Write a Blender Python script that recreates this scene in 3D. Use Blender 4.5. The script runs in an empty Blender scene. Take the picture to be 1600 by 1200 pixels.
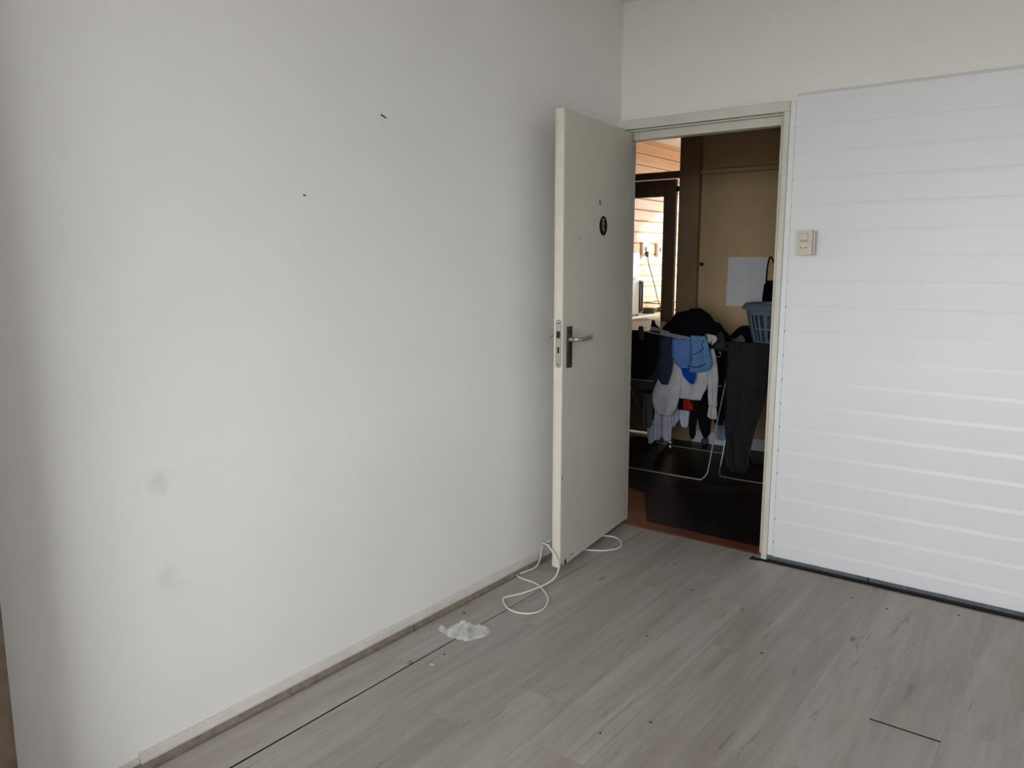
import bpy, bmesh, math, random
from mathutils import Vector, Matrix, noise

scene = bpy.context.scene
COL = scene.collection
random.seed(7)
PI = math.pi

# ---------------------------------------------------------------- camera
cam_data = bpy.data.cameras.new('camera')
cam_data.sensor_width = 36.0
cam_data.lens = 1217.9 / 1600.0 * 36.0
cam_data.clip_start = 0.02
cam = bpy.data.objects.new('camera', cam_data)
COL.objects.link(cam)
cam.location = (2.0266, -3.5535, 1.3941)
cam.rotation_euler = (math.radians(90 - 8.831), math.radians(0.0), math.radians(37.157))
scene.camera = cam

# ---------------------------------------------------------------- sky, sun, exposure
world = bpy.data.worlds.new('overcast_sky')
scene.world = world
world.use_nodes = True
bg = world.node_tree.nodes['Background']
bg.inputs['Color'].default_value = (0.93, 0.965, 1.0, 1)
bg.inputs['Strength'].default_value = 9.0
sun_data = bpy.data.lights.new('sun', 'SUN')
sun_data.energy = 8.0
sun_data.angle = math.radians(3)
sun_data.color = (1.0, 0.86, 0.70)
sun = bpy.data.objects.new('sun', sun_data)
COL.objects.link(sun)
sun.rotation_euler = Vector((-0.62, -0.58, -0.25)).to_track_quat('-Z', 'Y').to_euler()
sun.location = (2, 8, 5)
vs = scene.view_settings
vs.view_transform = 'Standard'
vs.look = 'None'
vs.gamma = 1.0
vs.use_curve_mapping = False
vs.exposure = 0.64
scene.cycles.max_bounces = 8
scene.cycles.diffuse_bounces = 5
scene.cycles.adaptive_threshold = 0.05
scene.cycles.adaptive_min_samples = 16
scene.cycles.caustics_reflective = False
scene.cycles.caustics_refractive = False
scene.cycles.sample_clamp_indirect = 8.0


def portal(name, loc, rot, sx, sy):
    d = bpy.data.lights.new(name, 'AREA')
    d.shape = 'RECTANGLE'
    d.size = sx
    d.size_y = sy
    d.cycles.is_portal = True
    o = bpy.data.objects.new(name, d)
    COL.objects.link(o)
    o.location = loc
    o.rotation_euler = rot


# window openings of the two rooms (sky light enters here)
WX0, WX1, WZ0, WZ1 = 0.80, 3.20, 0.70, 2.30       # rear window of the room
KX0, KX1, KZ0, KZ1 = -1.75, -0.15, 1.02, 2.45     # kitchen window
REAR_Y, KIT_Y = -5.2, 5.30
portal('window_portal', ((WX0 + WX1) / 2, REAR_Y - 0.13, (WZ0 + WZ1) / 2), (PI / 2, 0, 0), WX1 - WX0, WZ1 - WZ0)
portal('kitchen_window_portal', ((KX0 + KX1) / 2, KIT_Y + 0.13, (KZ0 + KZ1) / 2), (-PI / 2, 0, 0), KX1 - KX0, KZ1 - KZ0)


# ---------------------------------------------------------------- materials
def srgb(r, g, b):
    f = lambda c: (c / 255 / 12.92) if c / 255 <= 0.04045 else ((c / 255 + 0.055) / 1.055) ** 2.4
    return (f(r), f(g), f(b), 1)


class NT:
    def __init__(self, name):
        self.m = bpy.data.materials.new(name)
        self.m.use_nodes = True
        self.t = self.m.node_tree
        self.n = self.t.nodes
        self.b = self.n['Principled BSDF']

    def add(self, typ, **kw):
        nd = self.n.new(typ)
        for k, v in kw.items():
            if k in nd.inputs.keys():
                nd.inputs[k].default_value = v
            else:
                setattr(nd, k, v)
        return nd

    def link(self, a, b):
        self.t.links.new(a, b)

    def coord(self, scale=(1, 1, 1), rand=0.0, kind='Object'):
        tc = self.add('ShaderNodeTexCoord')
        mp = self.add('ShaderNodeMapping')
        mp.inputs['Scale'].default_value = scale
        src = tc.outputs[kind]
        if rand:
            oi = self.add('ShaderNodeObjectInfo')
            ml = self.add('ShaderNodeVectorMath', operation='MULTIPLY')
            cb = self.add('ShaderNodeCombineXYZ')
            for i in range(3):
                self.link(oi.outputs['Random'], cb.inputs[i])
            ml.inputs[1].default_value = (rand, rand * 1.7, rand * 0.6)
            self.link(cb.outputs[0], ml.inputs[0])
            ad = self.add('ShaderNodeVectorMath', operation='ADD')
            self.link(src, ad.inputs[0])
            self.link(ml.outputs[0], ad.inputs[1])
            src = ad.outputs[0]
        self.link(src, mp.inputs['Vector'])
        return mp.outputs['Vector']

    def noise(self, vec, scale=5, detail=4, rough=0.55, dist=0.0):
        nd = self.add('ShaderNodeTexNoise', Scale=scale, Detail=detail, Roughness=rough, Distortion=dist)
        self.link(vec, nd.inputs['Vector'])
        return nd.outputs['Fac']

    def ramp(self, fac, stops):
        r = self.add('ShaderNodeValToRGB')
        e = r.color_ramp.elements
        while len(e) > 1:
            e.remove(e[-1])
        for i, (p, c) in enumerate(stops):
            el = e[0] if i == 0 else e.new(p)
            el.position = p
            el.color = c if isinstance(c, tuple) else (c, c, c, 1)
        self.link(fac, r.inputs['Fac'])
        return r.outputs['Color']

    def mix(self, a, b, fac, blend='MIX'):
        mx = self.add('ShaderNodeMix', data_type='RGBA', blend_type=blend)
        for s, v in ((mx.inputs[0], fac), (mx.inputs[6], a), (mx.inputs[7], b)):
            if isinstance(v, (int, float, tuple)):
                s.default_value = v
            else:
                self.link(v, s)
        return mx.outputs[2]

    def bump(self, h, strength=0.2, dist=0.01):
        bp = self.add('ShaderNodeBump')
        bp.inputs['Strength'].default_value = strength
        bp.inputs['Distance'].default_value = dist
        self.link(h, bp.inputs['Height'])
        self.link(bp.outputs[0], self.b.inputs['Normal'])

    def set(self, col=None, rough=None, metal=None, spec=None):
        if col is not None:
            if isinstance(col, tuple):
                self.b.inputs['Base Color'].default_value = col
            else:
                self.link(col, self.b.inputs['Base Color'])
        if rough is not None:
            self.b.inputs['Roughness'].default_value = rough
        if metal is not None:
            self.b.inputs['Metallic'].default_value = metal
        if spec is not None:
            self.b.inputs['Specular IOR Level'].default_value = spec
        return self.m


M = {}


def paint(name, col, rough=0.5, var=0.06, bumps=0.08, scale=6.0, spec=0.35, bscale=120):
    t = NT(name)
    v = t.coord()
    n = t.noise(v, scale, 5, 0.6)
    lo = tuple(c * (1 - var) for c in col[:3]) + (1,)
    hi = tuple(min(1, c * (1 + var)) for c in col[:3]) + (1,)
    t.set(t.ramp(n, [(0.3, lo), (0.7, hi)]), rough, 0, spec)
    if bumps:
        t.bump(t.noise(v, bscale, 3), bumps, 0.002)
    M[name] = t.m
    return t.m


def metal(name, col, rough=0.3):
    t = NT(name)
    v = t.coord()
    r = t.noise(v, 60, 3)
    t.set(t.ramp(r, [(0.3, tuple(c * 0.85 for c in col[:3]) + (1,)), (0.7, col)]), rough, 1.0)
    M[name] = t.m


def fabric(name, col, var=0.18, weave=900.0):
    t = NT(name)
    v = t.coord()
    n = t.noise(v, 14, 5, 0.6)
    lo = tuple(c * (1 - var) for c in col[:3]) + (1,)
    hi = tuple(min(1, c * (1 + var)) for c in col[:3]) + (1,)
    t.set(t.ramp(n, [(0.3, lo), (0.7, hi)]), 0.9, 0, 0.1)
    t.bump(t.noise(v, 38, 5, 0.6, 0.8), 0.55, 0.012)
    M[name] = t.m


# left wall: slightly rolled white paint with two smudges
t = NT('wall_paint')
v = t.coord()
n = t.noise(v, 1.3, 5, 0.6)
base = t.ramp(n, [(0.3, (0.80, 0.79, 0.765, 1)), (0.7, (0.84, 0.83, 0.805, 1))])
geo = t.add('ShaderNodeNewGeometry')


def smudge(t, base, pos, scl, amount, col):
    sub = t.add('ShaderNodeVectorMath', operation='SUBTRACT')
    sub.inputs[1].default_value = pos
    t.link(geo.outputs['Position'], sub.inputs[0])
    ml = t.add('ShaderNodeVectorMath', operation='MULTIPLY')
    ml.inputs[1].default_value = scl
    t.link(sub.outputs[0], ml.inputs[0])
    ln = t.add('ShaderNodeVectorMath', operation='LENGTH')
    t.link(ml.outputs[0], ln.inputs[0])
    nz = t.noise(t.coord(kind='Object'), 14, 3)
    ad = t.add('ShaderNodeMath', operation='MULTIPLY_ADD')
    ad.inputs[1].default_value = 1.2
    t.link(nz, ad.inputs[0])
    t.link(ln.outputs['Value'], ad.inputs[2])
    f = t.ramp(ad.outputs[0], [(0.55, (amount,) * 3 + (1,)), (1.0, (0, 0, 0, 1))])
    return t.mix(base, col, f)


base = smudge(t, base, (0, -2.49, 0.80), (1, 7, 9), 0.30, (0.45, 0.44, 0.43, 1))
base = smudge(t, base, (0, -2.47, 0.50), (1, 8, 7), 0.20, (0.45, 0.44, 0.43, 1))
t.set(base, 0.6, 0, 0.25)
t.bump(t.noise(v, 90, 4), 0.12, 0.002)
M['wall_paint'] = t.m

paint('back_plaster', (0.85, 0.83, 0.785, 1), 0.6, 0.012, 0.12)
paint('ceiling_paint', (0.84, 0.83, 0.81, 1), 0.7, 0.03, 0.1)
paint('board_paint', (0.79, 0.80, 0.81, 1), 0.38, 0.02, 0.05, 2.5, 0.4, 60)
paint('frame_paint', (0.66, 0.63, 0.56, 1), 0.4, 0.06, 0.06)
paint('leaf_paint', (0.62, 0.59, 0.51, 1), 0.42, 0.05, 0.05, 2.0)
paint('leaf_edge', (0.72, 0.67, 0.57, 1), 0.45, 0.08, 0.06, 9)
paint('baseboard_paint', (0.60, 0.57, 0.52, 1), 0.55, 0.08, 0.5, 18, 0.3, 40)
paint('strip_wood', (0.20, 0.165, 0.13, 1), 0.6, 0.3, 0.4, 40)
paint('grey_strip', (0.12, 0.13, 0.145, 1), 0.5, 0.25, 0.3, 30)
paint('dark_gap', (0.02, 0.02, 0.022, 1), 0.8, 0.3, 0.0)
paint('subfloor', (0.012, 0.011, 0.010, 1), 0.9, 0.3, 0.2)
paint('cream_plastic', (0.66, 0.61, 0.52, 1), 0.35, 0.03, 0.0)
paint('black_plastic', (0.012, 0.012, 0.012, 1), 0.4, 0.1, 0.0)
paint('sticker_black', (0.004, 0.004, 0.0045, 1), 0.6, 0.1, 0.0, 6.0, 0.08)
paint('sticker_grey', (0.20, 0.20, 0.205, 1), 0.6, 0.15, 0.0, 200, 0.1)
paint('bare_wood_dark', (0.035, 0.028, 0.022, 1), 0.8, 0.3, 0.0)
paint('cable_white', (0.74, 0.73, 0.68, 1), 0.4, 0.03, 0.0)
paint('brown_wood', (0.085, 0.06, 0.042, 1), 0.5, 0.25, 0.2, 20)
paint('cupboard_cream', (0.66, 0.49, 0.27, 1), 0.5, 0.06, 0.1, 3)
paint('post_brown', (0.38, 0.265, 0.145, 1), 0.5, 0.12, 0.1, 5)
paint('kitchen_door_brown', (0.19, 0.125, 0.075, 1), 0.45, 0.15, 0.1, 5)
paint('hall_wall', (0.20, 0.16, 0.115, 1), 0.6, 0.06, 0.1)
paint('paper', (0.80, 0.80, 0.82, 1), 0.7, 0.02, 0.0)
paint('kitchen_plaster', (0.80, 0.77, 0.72, 1), 0.6, 0.03, 0.1)
paint('white_enamel', (0.82, 0.82, 0.80, 1), 0.25, 0.02, 0.0)
paint('worktop', (0.72, 0.68, 0.58, 1), 0.3, 0.06, 0.0)
paint('kitchen_cabinet', (0.74, 0.66, 0.50, 1), 0.4, 0.03, 0.0)
paint('clutter_dark', (0.05, 0.045, 0.04, 1), 0.5, 0.2, 0.0)
paint('basket_plastic', (0.14, 0.185, 0.235, 1), 0.4, 0.04, 0.0)
paint('rack_white', (0.72, 0.74, 0.76, 1), 0.3, 0.03, 0.0)
paint('rack_leg', (0.36, 0.36, 0.37, 1), 0.35, 0.03, 0.0)
paint('concrete', (0.20, 0.19, 0.175, 1), 0.9, 0.15, 0.2)
metal('steel', (0.62, 0.59, 0.53, 1), 0.32)
metal('darkened_steel', (0.10, 0.093, 0.08, 1), 0.22)
metal('aluminium', (0.60, 0.58, 0.54, 1), 0.4)
fabric('slate', srgb(48, 53, 70))
fabric('denim', srgb(92, 132, 178))
fabric('deepblue', srgb(22, 66, 165))
fabric('palegrey', srgb(190, 188, 193))
fabric('lilac', srgb(198, 200, 222))
fabric('black', (0.006, 0.006, 0.008, 1))
fabric('red', srgb(165, 32, 28))
fabric('charcoal', srgb(52, 51, 54))
fabric('charcoal2', srgb(44, 43, 45))
paint('curtain_cloth', (0.20, 0.165, 0.13, 1), 0.9, 0.15, 0.3, 20, 0.1, 300)
fabric('dimgrey', srgb(96, 93, 98))
fabric('dimbrown', srgb(70, 62, 60))
fabric('paleblue', srgb(140, 165, 190))
# striped shorts
t = NT('stripe')
v = t.coord()
w = t.add('ShaderNodeTexWave', wave_type='BANDS', bands_direction='Z', Scale=30.0, Distortion=0.4)
t.link(v, w.inputs['Vector'])
t.set(t.ramp(w.outputs['Fac'], [(0.55, srgb(38, 76, 148)), (0.8, srgb(135, 172, 220))]), 0.9, 0, 0.1)
M['stripe'] = t.m

# whitewashed oak laminate
t = NT('oak_laminate')
v1 = t.coord((16, 1.1, 1), 7.0)
v2 = t.coord((46, 4.2, 1), 11.0)
v3 = t.coord((5, 1.6, 1), 3.0)
v4 = t.coord((150, 10, 1), 5.0)
g1 = t.noise(v1, 1.0, 5, 0.6, 0.6)
c = t.ramp(g1, [(0.28, (0.275, 0.245, 0.218, 1)), (0.5, (0.345, 0.318, 0.292, 1)), (0.72, (0.405, 0.385, 0.36, 1))])
g3 = t.noise(v3, 1.0, 3, 0.5)
c = t.mix(c, (0.30, 0.245, 0.205, 1), t.ramp(g3, [(0.52, 0.0), (0.72, 0.55)]))
g2 = t.noise(v2, 1.0, 6, 0.65, 1.2)
msk = t.ramp(t.noise(v3, 1.7, 2), [(0.50, 0.0), (0.62, 1.0)])
cr = t.mix((0, 0, 0, 1), t.ramp(g2, [(0.58, 0.0), (0.67, 0.65)]), msk)
c = t.mix(c, (0.13, 0.115, 0.10, 1), cr)
c = t.mix(c, (0.46, 0.445, 0.42, 1), t.ramp(t.noise(v4, 1.0, 2), [(0.60, 0.0), (0.75, 0.35)]))
vor = t.add('ShaderNodeTexVoronoi', Scale=1.0)
t.link(t.coord((5.1, 2.3, 1), 9.0), vor.inputs['Vector'])
c = t.mix(c, (0.13, 0.11, 0.095, 1), t.ramp(vor.outputs['Distance'], [(0.03, 0.8), (0.075, 0.0)]))
oi = t.add('ShaderNodeObjectInfo')
c = t.mix(c, t.ramp(oi.outputs['Random'], [(0.0, (0.90, 0.89, 0.88, 1)), (1.0, (1.06, 1.06, 1.06, 1))]), 1.0, 'MULTIPLY')
t.set(c, 0.42, 0, 0.35)
t.bump(g2, 0.06, 0.002)
M['oak_laminate'] = t.m
paint('board_core', (0.03, 0.022, 0.017, 1), 0.8, 0.2, 0.0)

# reddish stained wood, dark vinyl, kitchen pine boards
t = NT('red_wood')
n = t.noise(t.coord((3, 20, 3)), 2.0, 5, 0.6)
t.set(t.ramp(n, [(0.3, (0.115, 0.034, 0.014, 1)), (0.7, (0.19, 0.060, 0.024, 1))]), 0.38, 0, 0.4)
M['red_wood'] = t.m
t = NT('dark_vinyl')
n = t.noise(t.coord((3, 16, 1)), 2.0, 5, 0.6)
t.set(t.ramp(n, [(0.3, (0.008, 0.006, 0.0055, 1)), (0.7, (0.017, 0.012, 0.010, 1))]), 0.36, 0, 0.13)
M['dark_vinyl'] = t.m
t = NT('pine_board')
n = t.noise(t.coord((6, 1.2, 22), 5.0), 1.5, 5, 0.6)
t.set(t.ramp(n, [(0.3, (0.62, 0.36, 0.19, 1)), (0.7, (0.74, 0.47, 0.27, 1))]), 0.45, 0, 0.35)
M['pine_board'] = t.m
# thin window glass
t = NT('thin_glass')
out = t.n['Material Output']
tr = t.add('ShaderNodeBsdfTransparent')
gl = t.add('ShaderNodeBsdfGlossy', Roughness=0.02)
mx = t.add('ShaderNodeMixShader')
mx.inputs[0].default_value = 0.06
t.link(tr.outputs[0], mx.inputs[1])
t.link(gl.outputs[0], mx.inputs[2])
t.link(mx.outputs[0], out.inputs['Surface'])
M['thin_glass'] = t.m
# translucent thin plastic
t = NT('thin_plastic')
out = t.n['Material Output']
t.set((0.86, 0.87, 0.88, 1), 0.22, 0, 0.5)
tr = t.add('ShaderNodeBsdfTransparent')
tl = t.add('ShaderNodeBsdfTranslucent', Color=(0.9, 0.9, 0.92, 1))
m1 = t.add('ShaderNodeMixShader')
m2 = t.add('ShaderNodeMixShader')
n = t.noise(t.coord(), 30, 3)
m1.inputs[0].default_value = 0.35
t.link(t.b.outputs[0], m1.inputs[1])
t.link(tl.outputs[0], m1.inputs[2])
t.link(t.ramp(n, [(0.35, 0.45), (0.65, 0.72)]), m2.inputs[0])
t.link(m1.outputs[0], m2.inputs[1])
t.link(tr.outputs[0], m2.inputs[2])
t.link(m2.outputs[0], out.inputs['Surface'])
M['thin_plastic'] = t.m


# ---------------------------------------------------------------- mesh helpers
def bx(bm, x0, x1, y0, y1, z0, z1, bevel=0.0, seg=1):
    r = bmesh.ops.create_cube(bm, size=1.0)
    vs_ = r['verts']
    bmesh.ops.scale(bm, vec=(abs(x1 - x0), abs(y1 - y0), abs(z1 - z0)), verts=vs_)
    bmesh.ops.translate(bm, vec=((x0 + x1) / 2, (y0 + y1) / 2, (z0 + z1) / 2), verts=vs_)
    if bevel:
        es = list({e for v_ in vs_ for e in v_.link_edges})
        bmesh.ops.bevel(bm, geom=es, offset=bevel, segments=seg, affect='EDGES')


def box(*a, **k):
    bm = bmesh.new()
    bx(bm, *a, **k)
    return bm


def boxes(lst, bevel=0.0):
    bm = bmesh.new()
    for b in lst:
        bx(bm, *b, bevel=bevel)
    return bm


def prism(pts, axis, a, b):
    """Extrude a closed polygon (2-D points) along an axis from a to b."""
    bm = bmesh.new()
    f = {'x': lambda p, s: (s, p[0], p[1]), 'y': lambda p, s: (p[0], s, p[1]), 'z': lambda p, s: (p[0], p[1], s)}[axis]
    A = [bm.verts.new(f(p, a)) for p in pts]
    B = [bm.verts.new(f(p, b)) for p in pts]
    n_ = len(pts)
    bm.faces.new(A)
    bm.faces.new(B[::-1])
    for i in range(n_):
        bm.faces.new((A[i], B[i], B[(i + 1) % n_], A[(i + 1) % n_]))
    bmesh.ops.recalc_face_normals(bm, faces=bm.faces)
    return bm


def smooth_path(pts, n=8):
    P = [Vector(p) for p in pts]
    P = [P[0] * 2 - P[1]] + P + [P[-1] * 2 - P[-2]]
    out_ = []
    for i in range(1, len(P) - 2):
        for k in range(n):
            s = k / n
            a, b, c_, d = P[i - 1], P[i], P[i + 1], P[i + 2]
            out_.append(0.5 * ((2 * b) + (c_ - a) * s + (2 * a - 5 * b + 4 * c_ - d) * s * s + (3 * b - a - 3 * c_ + d) * s ** 3))
    out_.append(P[-2])
    return out_


def tube(bm, pts, r, seg=8):
    P = [Vector(p) for p in pts]
    rings = []
    up = Vector((0, 0, 1))
    for i, p in enumerate(P):
        d = (P[min(i + 1, len(P) - 1)] - P[max(i - 1, 0)]).normalized()
        if i == 0:
            ref = up if abs(d.dot(up)) < 0.95 else Vector((1, 0, 0))
            a = d.cross(ref).normalized()
        else:
            a = (a - d * a.dot(d))
            a = a.normalized() if a.length > 1e-6 else d.orthogonal().normalized()
        b = d.cross(a)
        rr = r[i] if isinstance(r, (list, tuple)) else r
        rings.append([bm.verts.new(p + (a * math.cos(2 * PI * k / seg) + b * math.sin(2 * PI * k / seg)) * rr) for k in range(seg)])
    for A, B in zip(rings, rings[1:]):
        for k in range(seg):
            bm.faces.new((A[k], A[(k + 1) % seg], B[(k + 1) % seg], B[k]))
    bm.faces.new(rings[0][::-1])
    bm.faces.new(rings[-1])


def tubes(lst, r, seg=8):
    bm = bmesh.new()
    for p in lst:
        tube(bm, p, r, seg)
    return bm


def cyl(center, r, depth, axis='z', seg=20, bevel=0.0):
    bm = bmesh.new()
    bmesh.ops.create_cone(bm, cap_ends=True, segments=seg, radius1=r, radius2=r, depth=depth)
    if bevel:
        es = [e for e in bm.edges if len(e.link_faces) == 2 and any(len(f.verts) > 4 for f in e.link_faces)]
        bmesh.ops.bevel(bm, geom=es, offset=bevel, segments=2, affect='EDGES')
    rot = {'z': Matrix(), 'x': Matrix.Rotation(PI / 2, 4, 'Y'), 'y': Matrix.Rotation(PI / 2, 4, 'X')}[axis]
    bmesh.ops.transform(bm, matrix=Matrix.Translation(center) @ rot, verts=bm.verts)
    return bm


def mesh_of(name, bm, mat, smooth=False):
    me = bpy.data.meshes.new(name)
    bmesh.ops.recalc_face_normals(bm, faces=bm.faces)
    bm.to_mesh(me)
    bm.free()
    if mat:
        me.materials.append(M[mat])
    if smooth:
        me.polygons.foreach_set('use_smooth', [True] * len(me.polygons))
    return me


LOC = {}


def link(name, me, parent=None, loc=(0, 0, 0)):
    o = bpy.data.objects.new(name, me)
    COL.objects.link(o)
    o.location = loc
    if parent is not None:
        o.parent = parent
    return o


def obj(name, bm, mat, parent=None, smooth=False, center=True):
    """One mesh object. Geometry is given in the parent's own space (world space
    if there is no parent or the parent is a piece of the setting)."""
    if center:
        xs = [v_.co for v_ in bm.verts]
        lo = Vector((min(c_.x for c_ in xs), min(c_.y for c_ in xs), min(c_.z for c_ in xs)))
        hi = Vector((max(c_.x for c_ in xs), max(c_.y for c_ in xs), max(c_.z for c_ in xs)))
        off = Vector(((lo.x + hi.x) / 2, (lo.y + hi.y) / 2, lo.z))
        bmesh.ops.translate(bm, vec=-off, verts=bm.verts)
    else:
        off = Vector((0, 0, 0))
    pl = LOC.get(parent.name, Vector((0, 0, 0))) if parent is not None else Vector((0, 0, 0))
    o = link(name, mesh_of(name, bm, mat, smooth), parent, off - pl)
    LOC[o.name] = off
    return o


def tag(o, label, cat=None, group=None, kind=None):
    o['label'] = label
    if cat:
        o['category'] = cat
    if group:
        o['group'] = group
    if kind:
        o['kind'] = kind
    return o


def thing(name, label, cat, loc, group=None):
    o = bpy.data.objects.new(name, None)
    o.empty_display_size = 0.05
    COL.objects.link(o)
    o.location = loc
    LOC[o.name] = Vector(loc)
    tag(o, label, cat, group)
    return o


def struct(name, bm, mat, label=None, smooth=False):
    o = obj(name, bm, mat, None, smooth, center=False)
    o['kind'] = 'structure'
    if label:
        o['label'] = label
    return o


def strip_cloth(rows, Y, thick=0.012, folds=3.0, amp=0.008, seed=0, nu=14, sub=5):
    """A hanging piece of cloth: closed double layer between a left and a right hem."""
    bm = bmesh.new()
    R_ = []
    for (z0, a0, b0), (z1, a1, b1) in zip(rows, rows[1:]):
        for k in range(sub):
            s = k / sub
            R_.append((z0 + (z1 - z0) * s, a0 + (a1 - a0) * s, b0 + (b1 - b0) * s))
    R_.append(rows[-1])
    ztop, zbot = R_[0][0], R_[-1][0]
    F, B = [], []
    for z, a, b in R_:
        w_ = (ztop - z) / max(1e-6, ztop - zbot)
        fr_, br_ = [], []
        for i in range(nu + 1):
            s = i / nu
            x = a + (b - a) * s
            e = math.sin(PI * s) ** 0.5 if 0 < s < 1 else 0.0
            e *= min(1.0, 0.25 + 2.2 * (1 - w_)) if w_ > 0.6 else 1.0
            nz = noise.noise(Vector((x * 14 + seed * 3.1, seed * 1.7, z * 6)))
            wv = math.sin(folds * 2 * PI * s + seed + 2.2 * noise.noise(Vector((z * 5, seed, 0)))) * amp * (0.35 + 0.65 * w_)
            y = Y + wv + nz * amp * 1.2
            fr_.append(bm.verts.new((x, y - thick * e - 0.001, z)))
            br_.append(bm.verts.new((x, y + thick * e + 0.001, z)))
        F.append(fr_)
        B.append(br_)
    for L, flip in ((F, False), (B, True)):
        for r0, r1 in zip(L, L[1:]):
            for i in range(nu):
                q = (r0[i], r0[i + 1], r1[i + 1], r1[i])
                bm.faces.new(q[::-1] if flip else q)
    for i in range(nu):
        bm.faces.new((F[0][i + 1], F[0][i], B[0][i], B[0][i + 1]))
        bm.faces.new((F[-1][i], F[-1][i + 1], B[-1][i + 1], B[-1][i]))
    for j in range(len(F) - 1):
        bm.faces.new((F[j][0], F[j + 1][0], B[j + 1][0], B[j][0]))
        bm.faces.new((F[j + 1][nu], F[j][nu], B[j][nu], B[j + 1][nu]))
    return bm


def heap(cx, cy, z0, rx, ry, h, seed, nu=40, nv=14, lump=0.35):
    """A soft rumpled heap of cloth resting on a flat level."""
    bm = bmesh.new()
    top = bm.verts.new((cx, cy, z0 + h * (1 + 0.2 * noise.noise(Vector((seed, 0, 0))))))
    rings = []
    for j in range(1, nv + 1):
        s = j / nv
        ring = []
        for i in range(nu):
            a = 2 * PI * i / nu
            wob = 1 + 0.22 * noise.noise(Vector((math.cos(a) * 1.4, math.sin(a) * 1.4, seed)))
            prof = math.cos(s * PI / 2) ** 0.75
            px, py = cx + math.cos(a) * rx * s * wob, cy + math.sin(a) * ry * s * wob
            nz = noise.noise(Vector((px * 9, py * 9, seed * 2.3))) * lump + 0.4 * lump * noise.noise(Vector((px * 24, py * 24, seed)))
            z = z0 + max(0.0, h * prof * (1 + nz)) + (0.0 if j == nv else 0.004)
            ring.append(bm.verts.new((px, py, z)))
        rings.append(ring)
    for i in range(nu):
        bm.faces.new((top, rings[0][i], rings[0][(i + 1) % nu]))
    for A, B in zip(rings, rings[1:]):
        for i in range(nu):
            bm.faces.new((A[i], B[i], B[(i + 1) % nu], A[(i + 1) % nu]))
    bm.faces.new(rings[-1][::-1])
    return bm


# ================================================================ THE SETTING
RX1 = 3.60          # right wall of the room
CEIL = 2.657
# ---- floor and its planks
floor = struct('floor', box(-0.05, RX1, REAR_Y, 0.03, -0.08, -0.013), 'subfloor', 'grey whitewashed oak plank floor of the room')
PW = 0.195
first_joint = {1: -1.22, 3: -1.615, 4: -1.84, 2: -0.62, 5: -0.95, 6: -1.95, 8: -1.108, 7: -0.71}
ncol = int((RX1 - 0.2) / PW) + 2
for c_ in range(ncol):
    if c_ == 0:
        x0, x1 = 0.034, 0.1975
    else:
        x0, x1 = 0.2 + (c_ - 1) * PW + (0.0028 if c_ == 1 else 0.0), min(0.2 + c_ * PW, RX1)
    if x1 - x0 < 0.01:
        continue
    yend = 0.018 if x1 < 0.79 else -0.046
    j = first_joint.get(c_, -random.uniform(0.5, 1.7))
    cuts = [yend]
    y = j
    while y + 1.285 < yend - 0.1:
        y += 1.285
    if c_ == 0:
        y = -0.45
    while y > REAR_Y:
        cuts.append(y)
        y -= 1.285
    cuts.append(REAR_Y)
    for a, b in zip(cuts, cuts[1:]):
        gap = 0.008 if (c_ == 8 and abs(a - -1.108) < 0.01) else 0.0002
        g2_ = 0.0001
        if c_ == 0:
            # the first row has shrunk away from its neighbour, more so towards the window
            xe = lambda y_: 0.2014 - 0.0058 * min(1.0, max(0.0, (-0.75 - y_) / 1.6))
            ys_ = [a - gap, (a + b) / 2, b + 0.0003]
            obj('plank', prism([(x0, ys_[0]), (xe(ys_[0]), ys_[0]), (xe(ys_[1]), ys_[1]), (xe(ys_[2]), ys_[2]), (x0, ys_[2])], 'z', -0.012, 0.0), 'oak_laminate', floor)
            continue
        pl = obj('plank', box(x0 + g2_, x1 - g2_, b + 0.0002, a - gap, -0.012, 0.0, bevel=0.0003), 'oak_laminate', floor)

# the cut sides of the laminate show its dark core
for o in list(COL.objects):
    if o.parent == floor:
        o.data.materials.append(M['board_core'])
        for p_ in o.data.polygons:
            if p_.normal.z < 0.3:
                p_.material_index = 1

# ---- left wall, skirting and floor strips
struct('wall_left', box(-0.12, 0.0, REAR_Y, 0.11, -0.08, CEIL), 'wall_paint', 'plain white painted wall left of the open door')
bb = struct('baseboard_left', prism([(0.0, 0.0), (0.017, 0.0), (0.017, 0.026), (0.011, 0.040), (0.004, 0.046), (0.0, 0.046)], 'y', -2.60, 0.0), 'baseboard_paint',
            'worn cream skirting along the white wall')
for a, b, dz in ((-6.1, -1.545, 0.002), (-1.535, -0.12, 0.0)):
    s = prism([(0.012, 0.0), (0.033, 0.0), (0.033, 0.007 + dz), (0.020, 0.017 + dz), (0.012, 0.018 + dz)], 'y', a, b)
    obj('floor_strip', s, 'strip_wood', bb)['label'] = 'bare brown wood strip'
obj('plaster_edge', box(0.0, 0.008, -6.1, -2.60, 0.0, 0.036, bevel=0.003), 'baseboard_paint', bb)

# ---- wall with the doorway; white clapboards on it
OX0, OX1 = -0.02, 0.855
wb = struct('wall_back', boxes([(-0.12, OX0, 0.03, 0.11, -0.08, CEIL), (OX0, OX1, 0.03, 0.11, 2.09, CEIL), (OX1, RX1 + 0.1, 0.03, 0.11, -0.08, CEIL)]),
            'back_plaster', 'white wall with the doorway, clad in white boards on the right')
BP, BZ0 = 0.1106, 1.3158
bx0, bx1 = 0.8815, RX1


def board_mesh(h, dep=0.0024):
    # face at y=0, bevelled top edge leaning back under the board above
    return mesh_of('board', prism([(0.0, 0.0), (0.0, h - 0.016), (dep, h - 0.0002), (0.018, h - 0.0006), (0.018, 0.0)], 'x', 0.0, bx1 - bx0), 'board_paint')


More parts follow.
